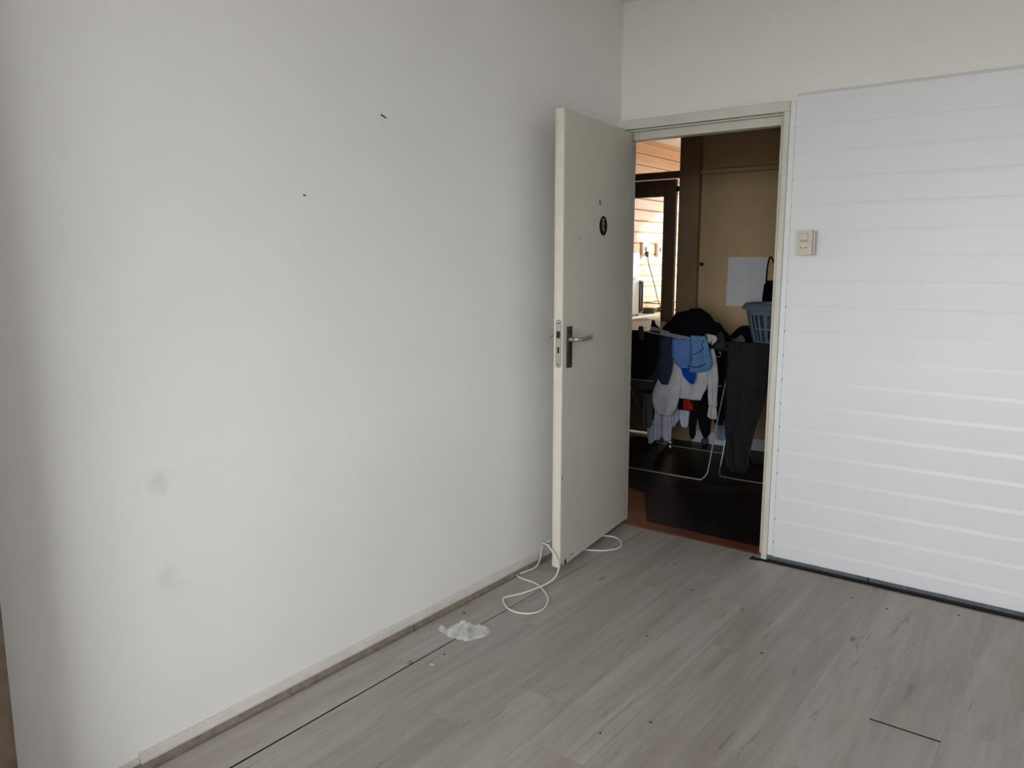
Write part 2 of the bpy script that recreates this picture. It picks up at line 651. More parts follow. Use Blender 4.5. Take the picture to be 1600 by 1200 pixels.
bm_full = board_mesh(BP - 0.0003)
bm_thick = board_mesh(BP - 0.0001, 0.0010)     # grooves nearly filled with paint higher up
for k in range(-11, 7):
    link('board', bm_full if k < -1 else bm_thick, wb, (bx0, 0.0, BZ0 + k * BP))
link('board', board_mesh(BZ0 - 11 * BP - 0.022 - 0.0008), wb, (bx0, 0.0, 0.022))
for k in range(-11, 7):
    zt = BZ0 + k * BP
    obj('groove_end_shade', box(0.8806, 0.8832, 0.0008, 0.012, zt - 0.0135, zt - 0.0008), 'dark_gap', wb)  # dark plugs draw the shade inside the open groove ends
struct('trim_1', prism([(0.003, 2.0898), (0.03, 2.0898), (0.03, 2.122), (0.022, 2.122), (0.003, 2.106)], 'x', 0.8815, RX1), 'board_paint', 'narrow white cap strip along the top of the cladding')
struct('trim_2', box(0.8565, 0.8805, -0.001, 0.03, 0.024, 2.0895, bevel=0.001), 'board_paint', 'white corner strip between door frame and cladding')
tr = struct('trim_3', boxes([(0.856, 1.305, -0.006, 0.03, 0.006, 0.021), (1.310, RX1, -0.006, 0.03, 0.006, 0.021)], bevel=0.0015), 'grey_strip', 'grey strip under the white boards')
obj('floor_edge', box(0.83, RX1, -0.047, -0.040, -0.012, 0.003, bevel=0.001), 'strip_wood', tr)
obj('recess', boxes([(0.858, RX1, -0.040, -0.003, -0.0128, -0.010), (0.858, RX1, -0.003, 0.028, -0.0128, 0.0058)]), 'dark_gap', tr)

# ---- door frame
fr_ = bpy.data.objects.new('trim_4', None)
COL.objects.link(fr_)
tag(fr_, 'cream painted door frame around the open doorway', None, None, 'structure')
LOC[fr_.name] = Vector((0, 0, 0))
obj('jamb', prism([(0.803, 0.11), (0.803, 0.046), (0.823, 0.044), (0.823, 0.010), (0.828, -0.004), (0.834, -0.008), (0.8555, -0.008), (0.8555, 0.11)], 'z', 0.0, 2.046), 'frame_paint', fr_)
obj('jamb', prism([(0.045, 0.11), (0.045, 0.046), (0.030, 0.044), (0.030, -0.008), (0.0, -0.008), (0.0, 0.03), (-0.02, 0.03), (-0.02, 0.11)], 'z', 0.0, 2.046), 'frame_paint', fr_)
obj('lintel', boxes([(-0.002, 0.8555, -0.008, 0.042, 2.047, 2.091)], 0.0015), 'frame_paint', fr_)
obj('lintel_stop', boxes([(0.002, 0.853, 0.046, 0.108, 2.001, 2.050)], 0.0015), 'frame_paint', fr_)
obj('lintel_bead', boxes([(0.03, 0.824, 0.012, 0.040, 2.0385, 2.0455)], 0.001), 'frame_paint', fr_)

# ---- threshold
th = struct('trim_5', box(0.03, 0.823, 0.032, 0.13, -0.02, 0.006, bevel=0.003), 'red_wood', 'reddish wood threshold of the doorway')
obj('metal_strip', box(0.03, 0.823, 0.019, 0.031, -0.012, 0.003, bevel=0.001), 'aluminium', th)

# ---- rest of the room shell
struct('wall_right', box(RX1, RX1 + 0.12, REAR_Y, 0.11, -0.08, CEIL), 'wall_paint')
struct('wall_rear', boxes([(-0.12, WX0, REAR_Y - 0.12, REAR_Y, -0.08, CEIL), (WX1, RX1 + 0.12, REAR_Y - 0.12, REAR_Y, -0.08, CEIL),
                           (WX0, WX1, REAR_Y - 0.12, REAR_Y, -0.08, WZ0), (WX0, WX1, REAR_Y - 0.12, REAR_Y, WZ1, CEIL)]), 'wall_paint')
struct('ceiling', box(-0.12, RX1 + 0.12, REAR_Y - 0.12, 0.11, CEIL, CEIL + 0.1), 'ceiling_paint')


def window(name, x0, x1, y, z0, z1, n):
    w_ = bpy.data.objects.new(name, None)
    COL.objects.link(w_)
    w_.location = ((x0 + x1) / 2, y, z0)
    LOC[w_.name] = Vector(w_.location)
    w_['kind'] = 'structure'
    f_ = boxes([(x0, x0 + 0.05, y - 0.03, y + 0.03, z0, z1), (x1 - 0.05, x1, y - 0.03, y + 0.03, z0, z1),
                (x0 + 0.05, x1 - 0.05, y - 0.03, y + 0.03, z0, z0 + 0.05), (x0 + 0.05, x1 - 0.05, y - 0.03, y + 0.03, z1 - 0.05, z1)])
    obj('window_frame', f_, 'white_enamel', w_)
    pw = (x1 - x0 - 0.1) / n
    for i in range(n):
        a, b = x0 + 0.05 + i * pw, x0 + 0.05 + (i + 1) * pw
        if i:
            obj('mullion', box(a - 0.025, a + 0.025, y - 0.028, y + 0.028, z0 + 0.05, z1 - 0.05), 'white_enamel', w_)
        obj('pane', box(a + (0.026 if i else 0.001), b - (0.026 if i < n - 1 else 0.001), y - 0.002, y + 0.002, z0 + 0.051, z1 - 0.051), 'thin_glass', w_)


window('window_1', WX0, WX1, REAR_Y - 0.06, WZ0, WZ1, 2)
window('window_2', KX0, KX1, KIT_Y + 0.06, KZ0, KZ1, 2)
struct('ground', box(-30, 30, -40, 40, -0.5, -0.4), 'concrete')

# ---- hallway behind the doorway
FY = 2.10
hf = struct('floor_hall', box(-1.75, 1.5, 0.11, FY + 0.06, -0.06, -0.004), 'red_wood', 'reddish brown wood floor of the hallway')
for j in range(13):
    ya = 0.135 + j * 0.15
    obj('floorboard', box(-1.74, 1.49, ya, ya + 0.148, -0.004, 0.0, bevel=0.001), 'red_wood', hf)
struct('wall_hall_left', box(-1.85, -1.75, 0.0, FY + 0.06, -0.06, 2.7), 'hall_wall')
struct('wall_hall_right', box(1.5, 1.6, 0.11, FY + 0.06, -0.06, 2.7), 'hall_wall')
struct('wall_hall_front', box(-1.85, -0.125, 0.05, 0.11, -0.06, 2.7), 'hall_wall')
struct('ceiling_hall', box(-1.85, 1.6, 0.112, FY + 0.4, 2.62, 2.72), 'hall_wall')
struct('wall_hall_back', boxes([(-1.75, -1.52, FY, FY + 0.06, 0, 2.62), (-1.52, -0.65, FY, FY + 0.06, 2.50, 2.62)]), 'hall_wall')
# dark vinyl sheet on the hall floor; its left part stands for shade
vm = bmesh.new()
pts = [(0.135, 0.165), (0.80, 0.128), (1.49, 0.128), (1.49, FY - 0.02), (-1.60, FY - 0.02), (-1.60, 0.92), (-0.60, 0.84), (-0.12, 0.62)]  # left edge bends to leave red boards only in the pool of light
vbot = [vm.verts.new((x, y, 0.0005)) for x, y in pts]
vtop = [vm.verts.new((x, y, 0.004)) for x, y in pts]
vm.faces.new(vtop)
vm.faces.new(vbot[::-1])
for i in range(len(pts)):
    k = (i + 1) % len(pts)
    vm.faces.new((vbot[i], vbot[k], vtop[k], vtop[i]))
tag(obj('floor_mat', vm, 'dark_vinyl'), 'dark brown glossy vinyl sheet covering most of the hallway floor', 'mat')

# ---- kitchen door with its fanlight (door_2)
kd = bpy.data.objects.new('door_2', None)
COL.objects.link(kd)
kd.location = (-1.05, FY, 0)
LOC[kd.name] = Vector(kd.location)
tag(kd, 'dark brown half-glazed kitchen door at the far side of the hallway', None, None, 'structure')
DX0, DX1, DT = -1.44, -0.677, 0.034
obj('stile', box(DX1 - 0.104, DX1, FY, FY + DT, 0.022, 2.030, bevel=0.002), 'kitchen_door_brown', kd)
obj('stile', box(DX0, DX0 + 0.104, FY, FY + DT, 0.022, 2.030, bevel=0.002), 'kitchen_door_brown', kd)
obj('rail', box(DX0 + 0.104, DX1 - 0.104, FY, FY + DT, 1.903, 2.030, bevel=0.002), 'kitchen_door_brown', kd)
obj('rail', box(DX0 + 0.104, DX1 - 0.104, FY, FY + DT, 0.70, 0.80, bevel=0.002), 'kitchen_door_brown', kd)
obj('rail', box(DX0 + 0.104, DX1 - 0.104, FY, FY + DT, 0.022, 0.20, bevel=0.002), 'kitchen_door_brown', kd)
obj('panel', box(DX0 + 0.104, DX1 - 0.104, FY + 0.010, FY + DT - 0.010, 0.20, 0.70), 'kitchen_door_brown', kd)
obj('pane', box(DX0 + 0.105, DX1 - 0.105, FY + 0.015, FY + 0.019, 0.801, 1.902), 'thin_glass', kd)
obj('latch', box(DX1 - 0.001, DX1 + 0.026, FY + 0.004, FY + 0.02, 1.935, 1.975, bevel=0.001), 'darkened_steel', kd)
obj('transom_bar', box(-1.52, -0.65, FY - 0.01, FY + 0.05, 2.036, 2.089, bevel=0.003), 'kitchen_door_brown', kd)
obj('fanlight_pane', box(-1.49, -0.652, FY + 0.015, FY + 0.019, 2.09, 2.50), 'thin_glass', kd)
obj('door_post', box(-1.52, -1.445, FY - 0.01, FY + 0.05, 0.0, 2.50, bevel=0.003), 'kitchen_door_brown', kd)
obj('door_post', box(-0.648, -0.482, FY - 0.012, FY + 0.05, 0.0, 2.60, bevel=0.003), 'post_brown', kd)
obj('sill', box(-1.52, -0.65, FY - 0.01, FY + 0.05, 0.0, 0.006), 'red_wood', kd)

# ---- kitchen shell
struct('floor_kitchen', box(-1.9, 0.35, FY + 0.06, KIT_Y, -0.06, 0.0), 'worktop')
wk = struct('wall_kitchen_left', box(-2.02, -1.915, FY + 0.06, KIT_Y, -0.06, 2.75), 'pine_board', 'pine clad wall of the kitchen')
pb_h = 0.113
pb = [mesh_of('board', prism([(-1.915, 0), (-1.895, 0.0), (-1.893, 0.010), (-1.893, pb_h - 0.012), (-1.905, pb_h - 0.002), (-1.915, pb_h - 0.002)], 'y', 0.0, L), 'pine_board') for L in (1.05, 0.72, 1.37)]
for k in range(23):
    ya = FY + 0.06 + (-0.5, -0.15, -0.85)[k % 3]
    i = k
    while ya < KIT_Y:
        me = pb[i % 3]
        L = (1.05, 0.72, 1.37)[i % 3]
        if ya > FY + 0.05 and ya + L < KIT_Y + 0.01:
            link('board', me, wk, (0, ya, 0.02 + k * pb_h))
        else:
            a, b = max(ya, FY + 0.06), min(ya + L, KIT_Y)
            if b - a > 0.02:
                link('board', mesh_of('board', prism([(-1.915, 0), (-1.895, 0.0), (-1.893, 0.010), (-1.893, pb_h - 0.012), (-1.905, pb_h - 0.002), (-1.915, pb_h - 0.002)], 'y', 0.0, b - a), 'pine_board'), wk, (0, a, 0.02 + k * pb_h))
        ya += L + 0.003
        i += 1
struct('wall_kitchen_back', boxes([(-2.02, KX0, KIT_Y, KIT_Y + 0.12, -0.06, 2.75), (KX1, 0.45, KIT_Y, KIT_Y + 0.12, -0.06, 2.75),
                                   (KX0, KX1, KIT_Y, KIT_Y + 0.12, -0.06, KZ0), (KX0, KX1, KIT_Y, KIT_Y + 0.12, KZ1, 2.75)]), 'kitchen_plaster')
struct('wall_kitchen_right', boxes([(0.35, 0.45, 2.55, KIT_Y, -0.06, 2.75), (-0.482, 0.35, 2.52, 2.56, -0.06, 2.75)]), 'kitchen_plaster')
struct('ceiling_kitchen', boxes([(-2.02, 0.45, FY + 0.061, KIT_Y + 0.12, 2.66, 2.82), (-2.02, -0.48, FY + 0.055, FY + 0.075, 2.60, 2.66)]), 'kitchen_plaster')

# ================================================================ THE OPEN DOOR (door_1)
door = bpy.data.objects.new('door_1', None)
COL.objects.link(door)
door.location = (0.078, 0.013, 0.0)
door.rotation_euler = (0, 0, math.atan2(-0.992, 0.125))
tag(door, 'flat cream-grey room door standing open against the white wall', None, None, 'structure')
LW, LT, LZ0, LZ1 = 0.764, 0.042, 0.030, 2.030
leaf = obj('leaf', box(0, LW, -LT, 0, LZ0, LZ1, bevel=0.0015), 'leaf_paint', door)
lip = obj('lipping', boxes([(LW + 0.0003, LW + 0.005, -LT + 0.009, -0.0008, LZ0, LZ1 - 0.002), (LW + 0.0003, LW + 0.003, -LT, -LT + 0.0075, LZ0 + 0.004, LZ1 - 0.004)], 0.0008), 'leaf_edge', door)
lip['label'] = 'pale painted leading edge'
for s, z, w_, h_ in ((0.716, 0.040, 0.030, 0.028), (0.649, 0.055, 0.034, 0.0035), (0.757, 0.032, 0.010, 0.016), (0.757, 0.44, 0.006, 0.016), (0.759, 0.40, 0.003, 0.008)):
    if h_ > 0.02:
        b_ = prism([(s - w_ / 2, z - h_ * 0.2), (s + w_ / 2, z - h_ * 0.35), (s + w_ * 0.1, z + h_ * 0.75), (s - w_ * 0.2, z + h_ * 0.5)], 'y', -0.0004, 0.0006)
    else:
        b_ = prism([(s - w_ / 2, z), (s + w_ / 2, z - h_ * 0.2), (s + w_ / 2, z + h_ * 0.8), (s - w_ / 2, z + h_)], 'y', -0.0004, 0.0005)
    obj('paint_chip', b_, 'bare_wood_dark', door)['label'] = 'dark chip in the paint'
obj('screw_hole', cyl((0.606, 0.0, 1.50), 0.0035, 0.002, 'y', 10), 'bare_wood_dark', door)
obj('screw_hole', cyl((0.335, 0.0, 0.118), 0.003, 0.002, 'y', 10), 'bare_wood_dark', door)


# mortise lock face plate on the leading edge
def pill(yc, z0, z1, r, x0, x1, n=8):
    pts_ = [(yc + r * math.cos(PI * k / n), z1 - r + r * math.sin(PI * k / n)) for k in range(n + 1)]
    pts_ += [(yc - r * math.cos(PI * k / n), z0 + r - r * math.sin(PI * k / n)) for k in range(n + 1)]
    return prism(pts_, 'x', x0, x1)


LX = LW + 0.005
yc = -0.0185
lp = obj('lock_plate', pill(yc, 0.945, 1.150, 0.0115, LX, LX + 0.0015), 'steel', door)
obj('plate_gap', pill(yc, 0.943, 1.152, 0.0128, LX - 0.001, LX + 0.0006), 'bare_wood_dark', door)
obj('latch_hole', box(LX + 0.0012, LX + 0.0021, yc - 0.0085, yc + 0.0085, 1.072, 1.102), 'black_plastic', lp)
obj('bolt_hole', box(LX + 0.0012, LX + 0.0021, yc - 0.004, yc + 0.005, 1.006, 1.034), 'black_plastic', lp)
obj('latch_bolt', prism([(LX, yc - 0.006), (LX + 0.0045, yc + 0.002), (LX + 0.0045, yc + 0.006), (LX, yc + 0.006)], 'z', 1.076, 1.097), 'darkened_steel', lp)
for z in (0.957, 1.137):
    obj('screw', cyl((LX + 0.0017, yc, z), 0.0036, 0.001, 'x', 10), 'bare_wood_dark', lp)
# long back plates and lever handles, both sides
for sgn in (1, -1):
    y0 = 0.0 if sgn > 0 else -LT
    pl_ = obj('back_plate', box(0.686, 0.728, y0, y0 + sgn * 0.009, 0.938, 1.120, bevel=0.002), 'darkened_steel', door)  # stainless plate; the dark doorway it mirrors is put into its colour
    pl_['label'] = 'long brushed steel back plate'
    hb = bmesh.new()
    zz = 1.063
    path = smooth_path([(0.707, y0 + sgn * 0.008, zz), (0.707, y0 + sgn * 0.034, zz), (0.700, y0 + sgn * 0.046, zz), (0.682, y0 + sgn * 0.050, zz), (0.655, y0 + sgn * 0.050, zz)], 6)
    tube(hb, path, 0.0095, 12)
    for i_ in range(1):
        pr = [(0.660, -0.0105), (0.575, -0.0065), (0.572, 0.010), (0.640, 0.0105), (0.660, 0.0105)]
        A = [hb.verts.new((p[0], y0 + sgn * 0.044, zz + p[1])) for p in pr]
        B = [hb.verts.new((p[0], y0 + sgn * 0.056, zz + p[1])) for p in pr]
        hb.faces.new(A)
        hb.faces.new(B[::-1])
        for q in range(len(pr)):
            hb.faces.new((A[q], B[q], B[(q + 1) % len(pr)], A[(q + 1) % len(pr)]))
    obj('lever_handle', hb, 'steel', door, smooth=False)['label'] = 'brushed steel lever handle'
    obj('handle_collar', cyl((0.707, y0 + sgn * 0.012, zz), 0.013, 0.008, 'y', 20), 'steel', pl_)
    for z in (0.950, 1.108):
        obj('screw', cyl((0.707, y0 + sgn * 0.0092, z), 0.0035, 0.001, 'y', 10), 'steel', pl_)
# hinges
for z in (0.25, 1.05, 1.80):
    obj('hinge', cyl((-0.004, -LT - 0.006, z), 0.006, 0.09, 'z', 12), 'steel', door)
# round black sticker and tiny print above it
st = obj('sticker', cyl((0.349, 0.0006, 1.565), 0.0455, 0.0008, 'y', 48), 'sticker_black', door)
st['label'] = 'round black sticker with grey blocky print'
obj('sticker_rim', cyl((0.349, 0.0003, 1.565), 0.0478, 0.0006, 'y', 48), 'leaf_edge', st)
marks = [(-0.018, 0.014, 0.022, 0.034), (-0.018, 0.016, 0.004, 0.0185), (-0.017, 0.008, -0.0025, 0.002), (-0.018, 0.016, -0.0085, -0.0045), (-0.006, 0.0165, -0.0245, -0.0105), (-0.018, -0.010, -0.019, -0.011), (-0.004, 0.010, -0.038, -0.030)]
for a, b, c_, d_ in marks:
    a, b = -b, -a
    pts_ = [(0.349 + a, 1.565 + c_), (0.349 + b, 1.565 + c_), (0.349 + b, 1.565 + d_), (0.349 + a, 1.565 + d_)]
    if c_ < -0.03:
        pts_ = [(0.349 + a, 1.565 + d_), (0.349 + b, 1.565 + d_ - 0.002), (0.349 + a * 0.4 + b * 0.6, 1.565 + c_)]
    obj('print_mark', prism(pts_, 'y', 0.0011, 0.0013), 'sticker_grey', st)
for k in range(3):
    obj('small_print', prism([(0.379 + k * 0.0005, 1.660 + k * 0.0075), (0.400, 1.660 + k * 0.0075), (0.400, 1.665 + k * 0.0075), (0.381 + k * 0.002, 1.665 + k * 0.0075)], 'y', 0.0, 0.0006), 'bare_wood_dark', door)

# ================================================================ THINGS IN THE ROOM
# ---- combined switch and socket on the cladding
sw = thing('light_switch', 'cream surface-mounted light switch with socket on the white cladding', 'switch', (0.957, 0.0, 1.43))
SX0, SX1, SZ0, SZ1 = 0.922, 0.9915, 1.428, 1.534
body = obj('box', box(SX0, SX1, -0.036, 0.0, SZ0, SZ1, bevel=0.003, seg=2), 'cream_plastic', sw)
obj('side_cover', box(SX1 + 0.0005, SX1 + 0.010, -0.030, 0.004, SZ0 + 0.002, SZ1 - 0.003, bevel=0.002), 'aluminium', sw)
obj('rocker', prism([(-0.036, 1.493), (-0.0405, 1.493), (-0.038, 1.520), (-0.036, 1.520)], 'x', 0.939, 0.972), 'cream_plastic', sw)
obj('rocker_gap', box(0.9375, 0.9735, -0.0366, -0.0355, 1.4915, 1.5215), 'strip_wood', sw)
so = obj('socket_face', cyl((0.956, -0.0365, 1.460), 0.024, 0.003, 'y', 32, 0.0008), 'cream_plastic', sw)
for dx, r_ in ((-0.0115, 0.0030), (0.0, 0.0018), (0.0115, 0.0030)):
    obj('socket_hole', cyl((0.956 + dx, -0.0383, 1.459), r_, 0.0012, 'y', 12), 'black_plastic', so)
obj('label_slot', box(0.939, 0.974, -0.0372, -0.0355, 1.4855, 1.4885), 'strip_wood', sw)

# ---- white cable on the floor by the door
cab = thing('power_cable', 'white cable lying in loose loops around the foot of the open door', 'cable', (0.15, -0.95, 0.0))
r = 0.0037
P1 = [(0.012, -0.60, 0.068), (0.014, -0.64, 0.075), (0.020, -0.675, 0.060), (0.034, -0.705, 0.030), (0.046, -0.76, 0.008), (0.036, -0.84, 0.006), (0.030, -0.880, 0.0045), (0.070, -0.897, r), (0.138, -0.900, r), (0.206, -0.935, r), (0.268, -0.985, r),
      (0.305, -1.04, r), (0.322, -1.10, r), (0.312, -1.145, r), (0.285, -1.172, r), (0.245, -1.184, r), (0.205, -1.176, r), (0.168, -1.152, r), (0.136, -1.122, r), (0.130, -1.098, r), (0.160, -1.030, r), (0.182, -0.955, 0.006), (0.196, -0.890, 0.010),
      (0.203, -0.835, 0.022), (0.196, -0.795, 0.050), (0.176, -0.782, 0.085), (0.148, -0.780, 0.118), (0.112, -0.770, 0.134), (0.076, -0.750, 0.124), (0.050, -0.70, 0.095), (0.040, -0.62, 0.055), (0.050, -0.52, 0.012), (0.080, -0.450, r),
      (0.108, -0.424, r), (0.145, -0.405, r), (0.185, -0.378, r), (0.218, -0.328, r), (0.222, -0.285, r), (0.205, -0.240, r), (0.165, -0.196, r), (0.115, -0.182, r), (0.070, -0.205, r), (0.045, -0.26, r), (0.040, -0.36, r)]
cb = bmesh.new()
tube(cb, smooth_path(P1, 8), r, 8)
obj('cord', cb, 'cable_white', cab, smooth=True)
# ---- flush socket behind the door edge that the cable runs into
so2 = thing('wall_outlet', 'small cable outlet low on the white wall behind the door edge', 'socket', (0.0, -0.585, 0.048))
obj('box', box(0.0, 0.012, -0.600, -0.565, 0.050, 0.080, bevel=0.003), 'wall_paint', so2)

# ---- crumpled translucent plastic bag
bm = bmesh.new()
NX, NY = 22, 13
grid = []
ax, ay = Vector((0.100, -1.486)), Vector((0.262, -1.360))
dirx = (ay - ax)
nrm = Vector((dirx.y, -dirx.x)).normalized()


def bag_outline(s):
    top = [(0, 0.012), (0.08, 0.022), (0.3, 0.016), (0.55, 0.022), (0.68, 0.050), (0.85, 0.050), (0.95, 0.030), (1.0, 0.004)]
    bot = [(0, -0.006), (0.10, -0.035), (0.25, -0.095), (0.45, -0.125), (0.58, -0.150), (0.7, -0.120), (0.85, -0.105), (0.95, -0.07), (1.0, -0.02)]

    def it(L):
        for (a, fa), (b, fb) in zip(L, L[1:]):
            if a <= s <= b:
                return fa + (fb - fa) * (s - a) / (b - a)
        return L[-1][1]
    return it(top), it(bot)


for layer in (1, 0):
    G = []
    for i in range(NX + 1):
        s = i / NX
        tp, bt = bag_outline(s)
        row = []
        for j in range(NY + 1):
            q = j / NY
            d = -(bt + (tp - bt) * q) * 0.62
            e = (math.sin(PI * q) ** 0.6 if 0 < q < 1 else 0) * (math.sin(PI * min(1, max(0, s))) ** 0.4 if 0 < s < 1 else 0)
            p = ax + dirx * s + nrm * d
            n1 = abs(noise.noise(Vector((p.x * 15, p.y * 15, 4.1))))
            n2 = abs(noise.noise(Vector((p.x * 55, p.y * 48, 7.7))))
            z = 0.0015 + layer * e * (0.010 + (0.012 if s < 0.5 else 0.060) * n1 + 0.022 * n2 * (s > 0.45) + 0.040 * max(0.0, 1 - abs(s - 0.46) / 0.30) * (0.35 + 0.65 * q) + 0.030 * math.exp(-((s - 0.05) / 0.09) ** 2))
            jx = 0.006 * noise.noise(Vector((p.x * 40, p.y * 40, 1.0)))
            row.append(bm.verts.new((p.x + jx, p.y + jx * 0.6, z)))
        G.append(row)
    for i in range(NX):
        for j in range(NY):
            f_ = (G[i][j], G[i + 1][j], G[i + 1][j + 1], G[i][j + 1])
            bm.faces.new(f_ if layer else f_[::-1])
bmesh.ops.remove_doubles(bm, verts=bm.verts, dist=0.0008)
tag(obj('plastic_bag', bm, 'thin_plastic', smooth=False), 'crumpled clear-white plastic bag lying on the floor by the skirting', 'bag')


# ---- crumbs and a paint flake on the floor
def crumb(x, y, a, sx, sy, sz, seed):
    b_ = bmesh.new()
    bmesh.ops.create_icosphere(b_, subdivisions=2, radius=1.0)
    for v_ in b_.verts:
        k = 1 + 0.35 * noise.noise(v_.co * 1.7 + Vector((seed, 0, 0)))
        v_.co = Vector((v_.co.x * sx * k, v_.co.y * sy * k, max(-sz * 0.8, v_.co.z * sz * k)))
    bmesh.ops.rotate(b_, matrix=Matrix.Rotation(a, 3, 'Z'), verts=b_.verts)
    bmesh.ops.translate(b_, vec=(x, y, sz * 0.8), verts=b_.verts)
    return b_


for i, (x, y, sx, sy, where) in enumerate([
        (0.085, -1.31, 0.006, 0.005, 'on the first plank between skirting and plastic bag'), (0.248, -1.61, 0.0035, 0.003, 'between the plastic bag and the white paint flake'),
        (0.375, -1.068, 0.003, 0.0025, 'just right of the white cable loop'), (0.723, -0.544, 0.007, 0.0025, 'in front of the doorway, nearest the threshold'),
        (1.155, -0.909, 0.005, 0.003, 'in the middle of the floor, nearest the dark plank gap'), (1.434, -0.24, 0.007, 0.003, 'near the white cladding, middle of three'),
        (1.676, -0.13, 0.006, 0.003, 'near the white cladding, rightmost of three'), (1.293, -0.217, 0.004, 0.003, 'near the white cladding, leftmost of three'),
        (1.034, -1.54, 0.005, 0.003, 'at the bottom edge of the picture, the right one of two'), (0.94, -1.681, 0.005, 0.0025, 'at the bottom edge of the picture, the left one of two'),
        (0.764, -1.041, 0.005, 0.003, 'in the middle of the floor, below the doorway')]):
    tag(obj('crumb', crumb(x, y, i * 0.9, sx, sy, 0.002, i), 'bare_wood_dark'), 'tiny dark crumb ' + where, 'crumb', 'dark crumbs on the floor')
tag(obj('dirt_lump', crumb(0.193, -1.729, 0.3, 0.009, 0.007, 0.005, 31), 'strip_wood'), 'small brown lump of dirt beside the dark gap between the planks', 'dirt')
tag(obj('paint_flake', prism([(0.2535, -1.690), (0.2570, -1.694), (0.2680, -1.688), (0.2650, -1.683)], 'z', 0.0004, 0.0018), 'paper'), 'small white paint flake on the floor near the plastic bag', 'flake')
# ---- nail stubs in the left wall
nail1 = bmesh.new()
tube(nail1, [(0.0, -1.617, 1.893), (0.012, -1.619, 1.887), (0.022, -1.617, 1.880)], [0.003, 0.0025, 0.0022], 8)
tag(obj('nail', nail1, 'bare_wood_dark'), 'small dark nail high on the white wall', 'nail')
nail2 = bmesh.new()
tube(nail2, [(0.0, -1.956, 1.603), (0.004, -1.956, 1.603)], 0.0028, 8)
tag(obj('nail', nail2, 'bare_wood_dark'), 'flush nail head left of and below the protruding nail', 'nail')
# ---- brown edge at the left, built as a wardrobe sized to shade the wall
cbn = thing('wardrobe', 'brown wooden wardrobe whose edge shows at the lower left corner of the view', 'wardrobe', (0.16, -3.40, 0.0))
WY1, WD, WH = -2.962, 0.205, 2.25
obj('side_panel', box(0.036, WD, WY1 - 0.018, WY1, 0.0, WH, bevel=0.002), 'brown_wood', cbn)
obj('side_panel', box(0.036, WD, WY1 - 0.80, WY1 - 0.782, 0.0, WH, bevel=0.002), 'brown_wood', cbn)
obj('top_panel', box(0.036, WD, WY1 - 0.80, WY1, WH + 0.0005, WH + 0.02, bevel=0.002), 'brown_wood', cbn)
obj('back_panel', box(0.036, 0.042, WY1 - 0.781, WY1 - 0.019, 0.0, WH), 'brown_wood', cbn)
for k in range(2):
    ya = WY1 - 0.797 + k * 0.400
    d_ = obj('wardrobe_door', box(WD + 0.001, WD + 0.018, ya, ya + 0.394, 0.06, WH, bevel=0.002), 'brown_wood', cbn)
    obj('knob', cyl((WD + 0.026, ya + (0.365 if k == 0 else 0.03), 1.05), 0.012, 0.02, 'x', 16), 'steel', d_)

# ================================================================ THINGS IN THE HALLWAY
# ---- built-in cupboard
cp = thing('hall_cupboard', 'tall cream built-in cupboard on the far side of the hallway', 'cupboard', (0.3, FY + 0.2, 0.0))
obj('carcass', boxes([(-0.478, 1.45, FY + 0.03, FY + 0.40, 0.0, 2.60)]), 'cupboard_cream', cp)
obj('plinth', box(-0.478, 1.45, FY + 0.004, FY + 0.029, 0.0, 0.095, bevel=0.002), 'paper', cp)
d1 = obj('cupboard_door', box(-0.470, 0.335, FY, FY + 0.028, 0.105, 2.046, bevel=0.003), 'cupboard_cream', cp)
obj('knob', cyl((-0.444, FY - 0.010, 1.384), 0.014, 0.022, 'y', 18, 0.004), 'bare_wood_dark', d1)
obj('cupboard_door', box(0.343, 1.145, FY, FY + 0.028, 0.105, 2.046, bevel=0.003), 'cupboard_cream', cp)
obj('rail', box(-0.478, 1.45, FY - 0.010, FY + 0.029, 2.050, 2.080, bevel=0.003), 'cupboard_cream', cp)
obj('top_panel', box(-0.440, 0.335, FY + 0.004, FY + 0.029, 2.088, 2.59, bevel=0.003), 'cupboard_cream', cp)
obj('top_panel', box(0.343, 1.145, FY + 0.004, FY + 0.029, 2.088, 2.59, bevel=0.003), 'cupboard_cream', cp)
